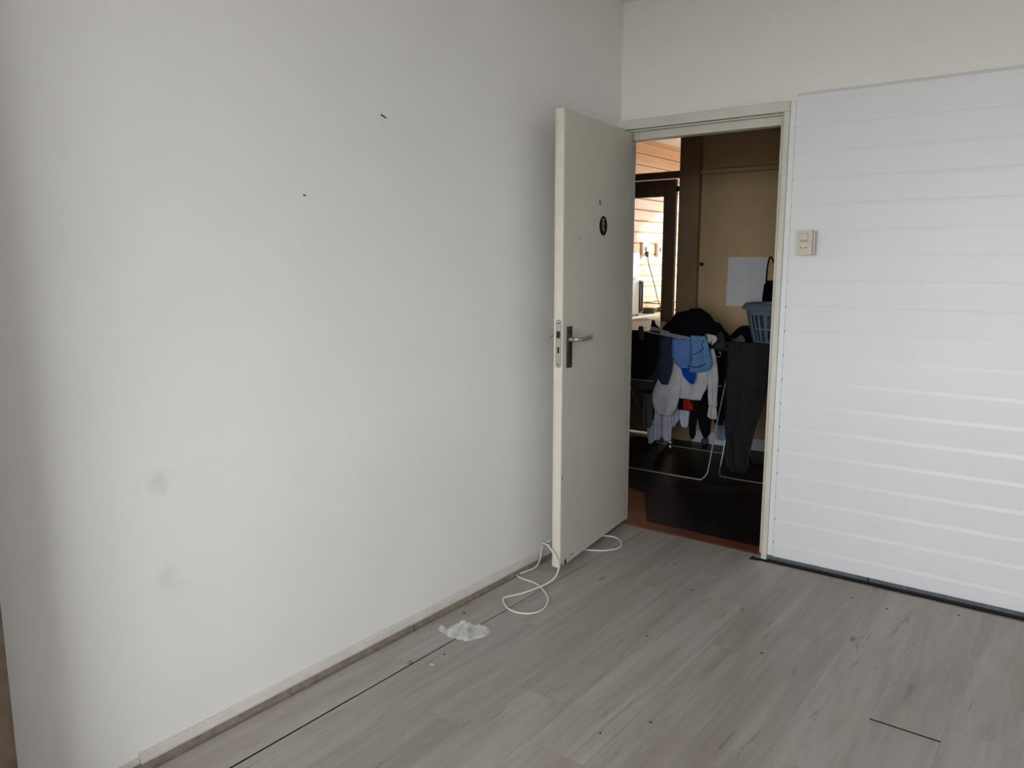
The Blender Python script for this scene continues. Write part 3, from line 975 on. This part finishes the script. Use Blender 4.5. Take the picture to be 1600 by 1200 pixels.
# ---- sheets of paper on the cupboard door
for nm, x0, x1, z0, z1, lab in (('paper_sheet', -0.238, -0.0888, 1.2572, 1.436, 'white paper sheet taped on the cupboard door, upper left of the four'),
                                ('paper_sheet', -0.088, 0.064, 1.2605, 1.436, 'white paper sheet taped on the cupboard door, upper right of the four'),
                                ('paper_sheet', -0.242, -0.0888, 1.078, 1.2564, 'white paper sheet taped on the cupboard door, lower left of the four'),
                                ('paper_sheet', -0.088, 0.064, 1.080, 1.2597, 'white paper sheet taped on the cupboard door, lower right of the four')):
    pb_ = bmesh.new()
    A, B = [], []
    n_ = 8
    for i in range(n_ + 1):
        s = i / n_
        x = x0 + (x1 - x0) * s
        y = FY - 0.0015 - 0.004 * math.sin(PI * s) * 0.5
        A.append((pb_.verts.new((x, y, z0)), pb_.verts.new((x, y, z1))))
        B.append((pb_.verts.new((x, y + 0.0006, z0)), pb_.verts.new((x, y + 0.0006, z1))))
    for i in range(n_):
        pb_.faces.new((A[i][0], A[i + 1][0], A[i + 1][1], A[i][1]))
        pb_.faces.new((B[i][1], B[i + 1][1], B[i + 1][0], B[i][0]))
        pb_.faces.new((A[i][1], A[i + 1][1], B[i + 1][1], B[i][1]))
        pb_.faces.new((A[i + 1][0], A[i][0], B[i][0], B[i + 1][0]))
    pb_.faces.new((A[0][0], A[0][1], B[0][1], B[0][0]))
    pb_.faces.new((A[-1][1], A[-1][0], B[-1][0], B[-1][1]))
    tag(obj(nm, pb_, 'paper'), lab, 'paper', 'paper sheets on the cupboard door')
# ---- black bag hanging on the cupboard, mostly behind the door frame
bg_ = thing('shoulder_bag', 'black bag hanging by its strap on the cupboard beside the door frame', 'bag', (0.12, FY - 0.04, 1.02))
obj('pouch', strip_cloth([(1.27, 0.085, 0.20), (1.24, 0.062, 0.23), (1.15, 0.055, 0.25), (1.05, 0.052, 0.25), (1.02, 0.07, 0.23)], FY - 0.065, 0.03, 1, 0.004, 5), 'black', bg_, True)
hk = bmesh.new()
tube(hk, smooth_path([(0.07, FY - 0.045, 1.25), (0.066, FY - 0.03, 1.35), (0.078, FY - 0.015, 1.436), (0.12, FY - 0.02, 1.38), (0.18, FY - 0.04, 1.26)], 6), 0.005, 8)
obj('strap', hk, 'black', bg_, True)
obj('hook', cyl((0.078, FY - 0.012, 1.432), 0.005, 0.024, 'y', 10), 'darkened_steel', bg_)


# ---- drying racks
def wire(x0, z0, x1, z1, y, rr=0.0022):
    b_ = bmesh.new()
    tube(b_, [(x0, y, z0), (x1, y, z1)], rr, 6)
    return b_


rk = thing('drying_rack', 'white wire drying rack loaded with blue, white and black laundry', 'drying rack', (-0.27, 1.40, 0.0))
TZ = lambda x: 0.905 - (x + 0.022) * 0.136
obj('leg', tubes([smooth_path([(0.110, 1.385, TZ(0.11) - 0.02), (0.098, 1.20, 0.40), (0.088, 1.105, 0.10), (0.080, 1.085, 0.045), (0.055, 1.075, 0.016), (0.02, 1.072, 0.010), (-0.30, 1.068, 0.010), (-0.56, 1.066, 0.010), (-0.60, 1.068, 0.016), (-0.625, 1.08, 0.045), (-0.632, 1.105, 0.10), (-0.642, 1.20, 0.40), (-0.65, 1.385, TZ(-0.65) - 0.02)], 6)], 0.0048), 'rack_leg', rk, True)
obj('leg', tubes([smooth_path([(0.05, 1.13, 0.80), (0.02, 1.50, 0.40), (-0.01, 1.76, 0.10), (-0.02, 1.80, 0.045), (-0.045, 1.83, 0.016), (-0.09, 1.832, 0.010), (-0.30, 1.836, 0.010), (-0.60, 1.84, 0.010), (-0.63, 1.835, 0.016), (-0.645, 1.80, 0.045), (-0.65, 1.76, 0.10), (-0.66, 1.50, 0.40), (-0.67, 1.13, 0.90)], 6)], 0.0038), 'rack_leg', rk, True)
obj('side_bar', tubes([[(0.018, 1.045, TZ(0.018)), (0.055, 1.20, TZ(0.055)), (0.09, 1.62, TZ(0.09))]], 0.005), 'rack_white', rk, True)
obj('side_bar', tubes([[(-0.66, 1.045, TZ(-0.66)), (-0.66, 1.62, TZ(-0.66))]], 0.005), 'rack_white', rk, True)
for k in range(11):
    y = 1.046 + 0.056 * k
    xe = -0.014 + 0.032 + 0.0095 * k
    obj('wire', wire(-0.66, TZ(-0.66), xe, TZ(xe), y, 0.0026), 'rack_white', rk)
for zt, ys in ((0.80, (1.09, 1.20, 1.32)), (0.605, (1.17, 1.24, 1.32, 1.41))):
    for y in ys:
        obj('wire', wire(-0.645, zt, 0.10, zt, y), 'rack_white', rk)
rk2 = thing('drying_rack', 'second drying rack carrying the laundry basket and dark grey trousers', 'drying rack', (0.45, 1.35, 0.0))
obj('leg', tubes([smooth_path([(0.118, 1.52, 0.85), (0.106, 1.38, 0.40), (0.098, 1.29, 0.10), (0.098, 1.262, 0.045), (0.112, 1.238, 0.014), (0.14, 1.232, 0.009), (0.40, 1.232, 0.009), (0.66, 1.232, 0.009), (0.70, 1.24, 0.03), (0.71, 1.29, 0.10), (0.72, 1.52, 0.85)], 6)], 0.0050), 'aluminium', rk2, True)
obj('leg', tubes([smooth_path([(0.13, 1.10, 0.85), (0.14, 1.40, 0.40), (0.15, 1.63, 0.10), (0.16, 1.66, 0.03), (0.19, 1.675, 0.010), (0.40, 1.676, 0.010), (0.64, 1.676, 0.010), (0.67, 1.66, 0.03), (0.68, 1.63, 0.10), (0.70, 1.10, 0.85)], 6)], 0.0065), 'darkened_steel', rk2, True)
obj('top_frame', tubes([[(0.09, 1.10, 0.858), (0.74, 1.10, 0.858)], [(0.09, 1.60, 0.858), (0.74, 1.60, 0.858)], [(0.09, 1.10, 0.858), (0.09, 1.60, 0.858)], [(0.74, 1.10, 0.858), (0.74, 1.60, 0.858)]], 0.0065), 'aluminium', rk2, True)
for k in range(8):
    y = 1.155 + 0.056 * k
    obj('wire', wire(0.09, 0.858, 0.74, 0.858, y), 'aluminium', rk2)

# ---- hanging laundry: (kind, label, [(part, cloth, y, rows of (z, left x, right x))])
CLOTHES = [
    ('t_shirt', 'dark slate-blue shirt hanging at the front of the drying rack, left of the striped shorts', [('body', 'slate', 1.03, [(0.926, -0.248, -0.154), (0.848, -0.25, -0.151), (0.764, -0.261, -0.148), (0.701, -0.264, -0.155), (0.651, -0.253, -0.167), (0.614, -0.229, -0.179)])]),
    ('shorts', 'blue shorts with fine white stripes and a deep-blue pointed lining on the drying rack', [('body', 'stripe', 1.005, [(0.919, -0.15, -0.011), (0.858, -0.152, -0.017), (0.797, -0.146, -0.019), (0.765, -0.127, -0.018), (0.734, -0.091, 0.0), (0.715, -0.072, 0.01)]), ('lining', 'deepblue', 0.993, [(0.737, -0.076, 0.019), (0.689, -0.061, 0.025), (0.661, -0.034, 0.017), (0.642, -0.008, 0.01)])]),
    ('shorts', 'plain faded-denim blue shorts at the right end of the drying rack wires', [('body', 'denim', 0.968, [(0.949, -0.004, 0.093), (0.91, -0.006, 0.107), (0.851, 0.0, 0.122), (0.791, -0.002, 0.136), (0.759, -0.013, 0.134), (0.734, -0.008, 0.106), (0.72, -0.004, 0.047)])]),
    ('sweatshirt', 'pale grey long-sleeved sweatshirt hung upside up below the blue shorts', [('body', 'palegrey', 1.08, [(0.793, -0.146, 0.08), (0.719, -0.134, 0.079), (0.67, -0.123, 0.073), (0.608, -0.117, 0.062), (0.565, -0.12, 0.038), (0.526, -0.118, 0.023)]), ('sleeve', 'palegrey', 1.07, [(0.76, -0.194, -0.105), (0.692, -0.237, -0.102), (0.614, -0.285, -0.108), (0.548, -0.311, -0.115), (0.484, -0.309, -0.13), (0.441, -0.294, -0.147), (0.407, -0.256, -0.173)]), ('sleeve', 'palegrey', 1.07, [(0.864, 0.074, 0.107), (0.804, 0.076, 0.122), (0.744, 0.074, 0.133), (0.683, 0.073, 0.14), (0.622, 0.075, 0.139), (0.561, 0.078, 0.137), (0.5, 0.085, 0.14)]), ('cuff', 'palegrey', 1.07, [(0.5, 0.089, 0.135), (0.458, 0.082, 0.141), (0.434, 0.079, 0.142), (0.418, 0.101, 0.143)])]),
    ('jersey', 'black jersey with a small red patch hanging under the pale grey sweatshirt', [('body', 'black', 1.17, [(0.612, -0.182, 0.006), (0.535, -0.179, 0.009), (0.483, -0.182, -0.011), (0.431, -0.166, -0.031)]), ('patch', 'red', 1.158, [(0.51, -0.122, -0.069), (0.489, -0.126, -0.063), (0.464, -0.125, -0.058), (0.439, -0.12, -0.057)])]),
    ('leggings', 'black leggings with two uneven legs hanging low beside the white socks', [('body', 'black', 1.22, [(0.611, -0.105, 0.037), (0.526, -0.101, 0.041), (0.419, -0.102, 0.045), (0.376, -0.1, 0.047)]), ('trouser_leg', 'black', 1.22, [(0.391, -0.11, -0.051), (0.326, -0.112, -0.058), (0.269, -0.105, -0.06), (0.235, -0.09, -0.072)]), ('trouser_leg', 'black', 1.22, [(0.401, -0.051, 0.046), (0.337, -0.044, 0.044), (0.29, -0.025, 0.042), (0.252, -0.001, 0.022)])]),
    ('dress', 'black dress hanging between the drying rack and the dark grey trousers', [('body', 'black', 1.3, [(0.829, -0.005, 0.108), (0.694, -0.008, 0.114), (0.524, 0.003, 0.113), (0.396, 0.013, 0.11), (0.336, 0.042, 0.095)])]),
    ('sock', 'longest white sock hanging with a rounded toe at the bottom of the rack', [('body', 'lilac', 1.3, [(0.44, -0.352, -0.285), (0.35, -0.354, -0.277), (0.283, -0.357, -0.275), (0.215, -0.355, -0.273), (0.189, -0.339, -0.276), (0.176, -0.319, -0.29)])]),
    ('sock', 'narrow white sock hanging directly left of the longest sock', [('body', 'lilac', 1.32, [(0.429, -0.416, -0.372), (0.338, -0.418, -0.364), (0.247, -0.415, -0.361), (0.192, -0.418, -0.364), (0.169, -0.403, -0.373)])]),
    ('sock', 'short white sock hanging beside the black leggings', [('body', 'lilac', 1.25, [(0.486, -0.192, -0.132), (0.421, -0.194, -0.125), (0.355, -0.192, -0.127), (0.316, -0.181, -0.13), (0.299, -0.167, -0.139)])]),
    ('sock', 'short lilac-white sock between the longest sock and the short white one', [('body', 'lilac', 1.34, [(0.449, -0.295, -0.238), (0.372, -0.302, -0.235), (0.328, -0.296, -0.238), (0.295, -0.294, -0.261), (0.271, -0.289, -0.274)])]),
    ('vest', 'dim grey vest hanging lowest at the left of the drying rack', [('body', 'dimgrey', 1.36, [(0.481, -0.533, -0.453), (0.403, -0.531, -0.451), (0.32, -0.534, -0.448), (0.26, -0.522, -0.451), (0.237, -0.506, -0.465)])]),
    ('pillowcase', 'pale grey cloth with a slanted hem hanging below the dim grey vest', [('body', 'lilac', 1.42, [(0.287, -0.528, -0.457), (0.226, -0.526, -0.46), (0.162, -0.519, -0.443), (0.128, -0.513, -0.462), (0.108, -0.508, -0.482)])]),
    ('hooded_jacket', 'black jacket hanging at the left end of the drying rack beside the door frame', [('body', 'black', 1.07, [(0.952, -0.485, -0.265), (0.854, -0.487, -0.266), (0.747, -0.484, -0.276), (0.659, -0.477, -0.32), (0.628, -0.462, -0.366)])]),
    ('towel', 'dark grey towel with a slanted hem below the black jacket', [('body', 'charcoal', 1.1, [(0.769, -0.386, -0.283), (0.704, -0.412, -0.271), (0.662, -0.406, -0.261), (0.63, -0.348, -0.25), (0.603, -0.296, -0.24)])]),
    ('bath_mat', 'dim brownish-grey cloth hanging behind the dark grey towel by the door frame', [('body', 'dimbrown', 1.2, [(0.683, -0.554, -0.378), (0.617, -0.552, -0.371), (0.564, -0.545, -0.369), (0.537, -0.53, -0.392)])]),
    ('trousers', 'large dark grey trousers hanging below the laundry basket', [('body', 'charcoal2', 1.1, [(0.912, 0.185, 0.455), (0.817, 0.185, 0.452), (0.658, 0.184, 0.445), (0.496, 0.187, 0.414), (0.331, 0.19, 0.37), (0.207, 0.196, 0.352), (0.124, 0.203, 0.344), (0.092, 0.238, 0.325)])]),
    ('cloth', 'pale blue cloth hanging low behind the dark grey trousers', [('body', 'paleblue', 1.75, [(0.352, -0.156, -0.051), (0.25, -0.142, -0.046), (0.166, -0.134, -0.043), (0.129, -0.127, -0.041)])])
]
for i, (nm, lab, parts) in enumerate(CLOTHES):
    cat = nm.replace('_', ' ')
    x_m = sum(r_[1] + r_[2] for r_ in parts[0][3]) / (2 * len(parts[0][3]))
    z_b = min(r_[0] for p_ in parts for r_ in p_[3])
    big = nm == 'trousers'
    kw = dict(thick=0.016 if big else 0.011, folds=2.2 if big else 1.6, amp=0.012 if big else 0.006)
    grp = 'laundry on the drying racks'
    if len(parts) == 1 and parts[0][1] == 'denim':
        pn, pm, py, rows = parts[0]
        o_short = thing(nm, lab, cat, (x_m, py, z_b), grp)
        obj('body', strip_cloth(rows, py, seed=i + 1, **kw), pm, o_short, True)
    elif len(parts) == 1:
        pn, pm, py, rows = parts[0]
        tag(obj(nm, strip_cloth(rows, py, seed=i + 1, **kw), pm, None, True), lab, cat, grp)
    else:
        t_ = thing(nm, lab, cat, (x_m, parts[0][2], z_b), grp)
        for j, (pn, pm, py, rows) in enumerate(parts):
            if pn in ('patch',):
                kw['thick'] = 0.006
            obj(pn, strip_cloth(rows, py, seed=i + 1 + 0.37 * j, **kw), pm, t_, True)
    if nm == 'shorts' and parts[0][1] == 'denim':
        y_ = parts[0][2] - 0.016
        for q, path in enumerate(([(0.088, y_ + 0.002, 0.928), (0.076, y_, 0.90), (0.086, y_, 0.875)], [(0.086, y_, 0.872), (0.050, y_, 0.845), (0.022, y_, 0.832)],
                                  [(-0.012, y_ + 0.002, 0.762), (0.02, y_, 0.755), (0.06, y_, 0.758), (0.105, y_ + 0.002, 0.782)])):
            sb_ = bmesh.new()
            tube(sb_, smooth_path(path, 5), 0.0028, 6)
            obj('seam', sb_, 'slate', o_short, True)
# ---- heaps on top of the racks
hp = thing('jacket', 'large black jacket heaped on top of the drying rack', 'jacket', (-0.17, 1.36, 0.91))
obj('heap', heap(-0.18, 1.36, 0.885, 0.255, 0.20, 0.20, 4.2), 'black', hp, True)
obj('collar', strip_cloth([(1.005, -0.437, -0.432), (0.975, -0.446, -0.415), (0.94, -0.460, -0.36), (0.915, -0.47, -0.28)], 1.30, 0.02, 1, 0.004, 9), 'black', hp, True)
tag(obj('pullover', heap(0.155, 1.55, 0.870, 0.15, 0.09, 0.115, 9.7, 40, 14, 0.18), 'black', None, True), 'flat black pullover heaped beside the laundry basket', 'pullover')
tag(obj('shirt', heap(0.215, 1.20, 0.862, 0.055, 0.04, 0.085, 12.4, 30, 8, 0.6), 'dimgrey', None, True), 'crumpled grey shirt lying just left of the laundry basket', 'shirt')
tag(obj('handkerchief', heap(0.115, 1.13, 0.862, 0.045, 0.04, 0.075, 15.1, 30, 8, 0.7), 'charcoal', None, True), 'crumpled dark grey handkerchief at the front edge of the second rack', 'handkerchief')
rg = thing('floor_cloth', 'white stringy cloth knotted over the end of the rack wires', 'cloth', (0.10, 1.02, 0.885))
for k in range(8):
    b_ = bmesh.new()
    xa = 0.070 + 0.008 * k
    tube(b_, smooth_path([(0.055 + 0.004 * k, 1.05, 0.945), (xa + 0.006, 1.026 - 0.002 * k, 0.956 - 0.001 * k), (xa + 0.018, 1.012, 0.935 - 0.003 * (k % 3)), (xa + 0.016 - 0.006 * (k % 2), 1.010, 0.895 + 0.006 * (k % 4))], 5), 0.0048, 6)
    obj('strand', b_, 'palegrey', rg, True)
tag(obj('sock', strip_cloth([(0.985, -0.398, -0.368), (0.96, -0.402, -0.362), (0.92, -0.405, -0.356), (0.893, -0.392, -0.36)], 1.022, 0.008, 1, 0.004, 77), 'dimbrown', None, True), 'dim beige sock pinned over the first rack wire near the door frame', 'sock', 'laundry on the drying racks')

# ---- laundry basket with slots
bk = thing('laundry_basket', 'grey-blue plastic laundry basket with oval slots standing on the second rack', 'basket', (0.43, 1.33, 0.864))
bm = bmesh.new()
NS, NR = 132, 26
cxb, cyb, zb0, zb1 = 0.435, 1.33, 0.8645, 1.125
rings = []


def sup(a, rx_, ry_, e=0.62):
    c_, s_ = math.cos(a), math.sin(a)
    return rx_ * math.copysign(abs(c_) ** e, c_), ry_ * math.copysign(abs(s_) ** e, s_)


for j in range(NR + 1):
    s = j / NR
    rx_, ry_ = 0.145 + 0.065 * s ** 0.8, 0.105 + 0.055 * s ** 0.8
    if j == 0:
        rx_, ry_ = 0.13, 0.09
    rings.append([bm.verts.new((cxb + sup(2 * PI * i / NS, rx_, ry_)[0], cyb + sup(2 * PI * i / NS, rx_, ry_)[1], zb0 + (zb1 - zb0) * s)) for i in range(NS)])
for j in range(NR):
    for i in range(NS):
        a_ = 2 * PI * (i + 0.5) / NS
        slot = (i % 4 in (1, 2)) and ((5 <= j <= 11) or (13 <= j <= 20)) and (abs(sup(a_, 1, 1)[0]) < 0.80)
        if not slot:
            bm.faces.new((rings[j][i], rings[j][(i + 1) % NS], rings[j + 1][(i + 1) % NS], rings[j + 1][i]))
bm.faces.new(rings[0][::-1])
w_ = obj('shell', bm, 'basket_plastic', bk, True)
md = w_.modifiers.new('thickness', 'SOLIDIFY')
md.thickness = 0.003
md.offset = 1
rm = bmesh.new()
prof = [(0.0, -0.012), (0.020, -0.016), (0.024, -0.010), (0.020, 0.0), (0.006, 0.020), (0.0, 0.022), (-0.004, 0.018), (0.008, 0.0)]
rr_ = []
for i in range(64):
    a = 2 * PI * i / 64
    ring = []
    for dr, dz in prof:
        px, py = sup(a, 0.212 + dr, 0.162 + dr)
        ring.append(rm.verts.new((cxb + px, cyb + py, zb1 + dz)))
    rr_.append(ring)
for i in range(64):
    A, B = rr_[i], rr_[(i + 1) % 64]
    for k in range(len(prof)):
        rm.faces.new((A[k], B[k], B[(k + 1) % len(prof)], A[(k + 1) % len(prof)]))
obj('rim', rm, 'basket_plastic', bk, True)

# ---- small things on the hall floor
jar = thing('tin_can', 'small shiny tin can standing on the dark floor under the drying rack', 'can', (-0.47, 1.70, 0.004))
obj('body', cyl((-0.47, 1.70, 0.004 + 0.030), 0.019, 0.06, 'z', 24, 0.002), 'aluminium', jar, True)
obj('lid', cyl((-0.47, 1.70, 0.0672), 0.0198, 0.006, 'z', 24, 0.001), 'steel', jar)
ds = thing('door_stop', 'small round grey door stop against the white plinth', 'door stop', (-0.335, 2.02, 0.004))
b_ = bmesh.new()
bmesh.ops.create_uvsphere(b_, u_segments=20, v_segments=12, radius=0.027)
bmesh.ops.translate(b_, vec=(-0.335, 2.02, 0.031 + 0.004), verts=b_.verts)
obj('ball', b_, 'dimgrey', ds, True)
obj('foot', cyl((-0.335, 2.02, 0.0065), 0.020, 0.005, 'z', 20), 'black_plastic', ds)

# ================================================================ THINGS IN THE KITCHEN
KB = [(2.165, 2.76), (2.765, 3.36), (3.365, 3.96), (3.965, 4.56)]
names_ = ['first', 'second', 'third', 'fourth']
for (a, b), o_ in zip(KB, names_):
    t_ = thing('base_cabinet', 'cream kitchen base cabinet under the worktop, %s from the hallway' % o_, 'cabinet', (-1.66, (a + b) / 2, 0.0), 'kitchen base cabinets')
    obj('body', box(-1.88, -1.452, a, b, 0.08, 0.86), 'kitchen_cabinet', t_)
    obj('plinth', box(-1.88, -1.50, a, b, 0.0, 0.079), 'clutter_dark', t_)
    dd = obj('cabinet_door', box(-1.4515, -1.434, a + 0.004, b - 0.004, 0.09, 0.70, bevel=0.002), 'kitchen_cabinet', t_)
    obj('handle', box(-1.433, -1.422, b - 0.06, b - 0.05, 0.50, 0.62, bevel=0.002), 'clutter_dark', dd)
    dr_ = obj('drawer', box(-1.4515, -1.434, a + 0.004, b - 0.004, 0.71, 0.855, bevel=0.002), 'kitchen_cabinet', t_)
    obj('handle', box(-1.433, -1.422, (a + b) / 2 - 0.05, (a + b) / 2 + 0.05, 0.78, 0.79, bevel=0.002), 'clutter_dark', dr_)
tag(obj('worktop', box(-1.89, -1.42, 2.165, 4.57, 0.8605, 0.90, bevel=0.004), 'worktop'), 'pale kitchen worktop along the pine clad wall', 'worktop')
mw = thing('microwave_oven', 'white microwave oven with a dark upright handle on the kitchen worktop', 'microwave', (-1.68, 2.97, 0.90))
obj('body', box(-1.86, -1.50, 2.74, 3.165, 0.912, 1.240, bevel=0.006, seg=2), 'white_enamel', mw)
obj('door', box(-1.4995, -1.486, 2.745, 3.05, 0.925, 1.228, bevel=0.004), 'white_enamel', mw)
obj('handle', tubes([smooth_path([(-1.486, 3.075, 0.955), (-1.462, 3.075, 0.96), (-1.458, 3.075, 1.08), (-1.462, 3.075, 1.20), (-1.486, 3.075, 1.205)], 5)], 0.008), 'clutter_dark', mw, True)
obj('control_panel', box(-1.4995, -1.488, 3.095, 3.160, 0.925, 1.228, bevel=0.003), 'clutter_dark', mw)
for yy in (2.78, 3.12):
    for xx in (-1.83, -1.53):
        obj('foot', cyl((xx, yy, 0.906), 0.012, 0.012, 'z', 12), 'clutter_dark', mw)
for (yy, zz, lab) in ((3.90, 1.54, 'white wall socket with a plugged-in cord above the kitchen worktop'), (4.235, 1.535, 'white wall socket without a plug further along the kitchen wall')):
    t_ = thing('wall_socket', lab, 'socket', (-1.885, yy, zz - 0.06))
    obj('plate', box(-1.893, -1.862, yy - 0.055, yy + 0.055, zz - 0.07, zz + 0.07, bevel=0.004), 'white_enamel', t_)
    obj('socket_face', cyl((-1.861, yy, zz), 0.027, 0.004, 'x', 24), 'dimgrey', t_)
pg = thing('appliance_cord', 'dark cord hanging from the wall socket down to the worktop', 'cord', (-1.85, 3.95, 0.902))
b_ = bmesh.new()
tube(b_, smooth_path([(-1.845, 3.905, 1.48), (-1.84, 3.93, 1.38), (-1.83, 4.00, 1.25), (-1.82, 4.06, 1.12), (-1.80, 4.09, 1.0), (-1.77, 4.12, 0.915), (-1.72, 4.18, 0.907)], 6), 0.006, 8)
obj('cord', b_, 'clutter_dark', pg, True)
obj('plug', box(-1.858, -1.83, 3.885, 3.925, 1.455, 1.515, bevel=0.006), 'clutter_dark', pg)
tag(obj('splashback_ledge', box(-1.893, -1.865, 3.70, 4.55, 1.20, 1.235, bevel=0.003), 'white_enamel'), 'white ledge along the kitchen wall above the worktop', 'shelf')
tag(obj('fuse_box', boxes([(-1.893, -1.78, 3.42, 3.62, 1.25, 1.50)], 0.006), 'white_enamel'), 'white box mounted on the kitchen wall above the microwave', 'box')
fp = thing('frying_pan', 'dark frying pan standing on the kitchen worktop beyond the microwave', 'pan', (-1.62, 3.50, 0.90))
bm = bmesh.new()
pr = [(0.0, 0.0), (0.10, 0.0), (0.135, 0.045), (0.131, 0.045), (0.098, 0.004), (0.0, 0.004)]
rings = [[bm.verts.new((-1.64 + p[0] * math.cos(2 * PI * k / 32), 3.47 + p[0] * math.sin(2 * PI * k / 32), 0.9005 + p[1])) for k in range(32)] for p in pr[1:-1]]
for A, B in zip(rings, rings[1:]):
    for k in range(32):
        bm.faces.new((A[k], A[(k + 1) % 32], B[(k + 1) % 32], B[k]))
bm.faces.new(rings[0][::-1])
bm.faces.new(rings[-1])
obj('pan', bm, 'clutter_dark', fp, True)
obj('handle', tubes([[(-1.57, 3.58, 0.94), (-1.49, 3.70, 0.965), (-1.46, 3.75, 0.968)]], 0.009), 'clutter_dark', fp, True)
dr = thing('dish_rack', 'dark dish rack with plates at the far end of the kitchen worktop', 'dish rack', (-1.68, 3.85, 0.90))
obj('frame', tubes([[(-1.80, 3.68, 0.91), (-1.55, 3.68, 0.91), (-1.55, 4.02, 0.91), (-1.80, 4.02, 0.91), (-1.80, 3.68, 0.91)], [(-1.80, 3.68, 0.99), (-1.55, 3.68, 0.985), (-1.55, 4.02, 0.99), (-1.80, 4.02, 0.99), (-1.80, 3.68, 0.99)]], 0.006), 'clutter_dark', dr)
for k in range(9):
    yy = 3.70 + k * 0.038
    obj('prong', tubes([[(-1.55, yy, 0.91), (-1.55, yy, 0.99)], [(-1.80, yy, 0.91), (-1.80, yy, 0.99)], [(-1.80, yy, 0.91), (-1.55, yy, 0.91)]], 0.003, 6), 'clutter_dark', dr)
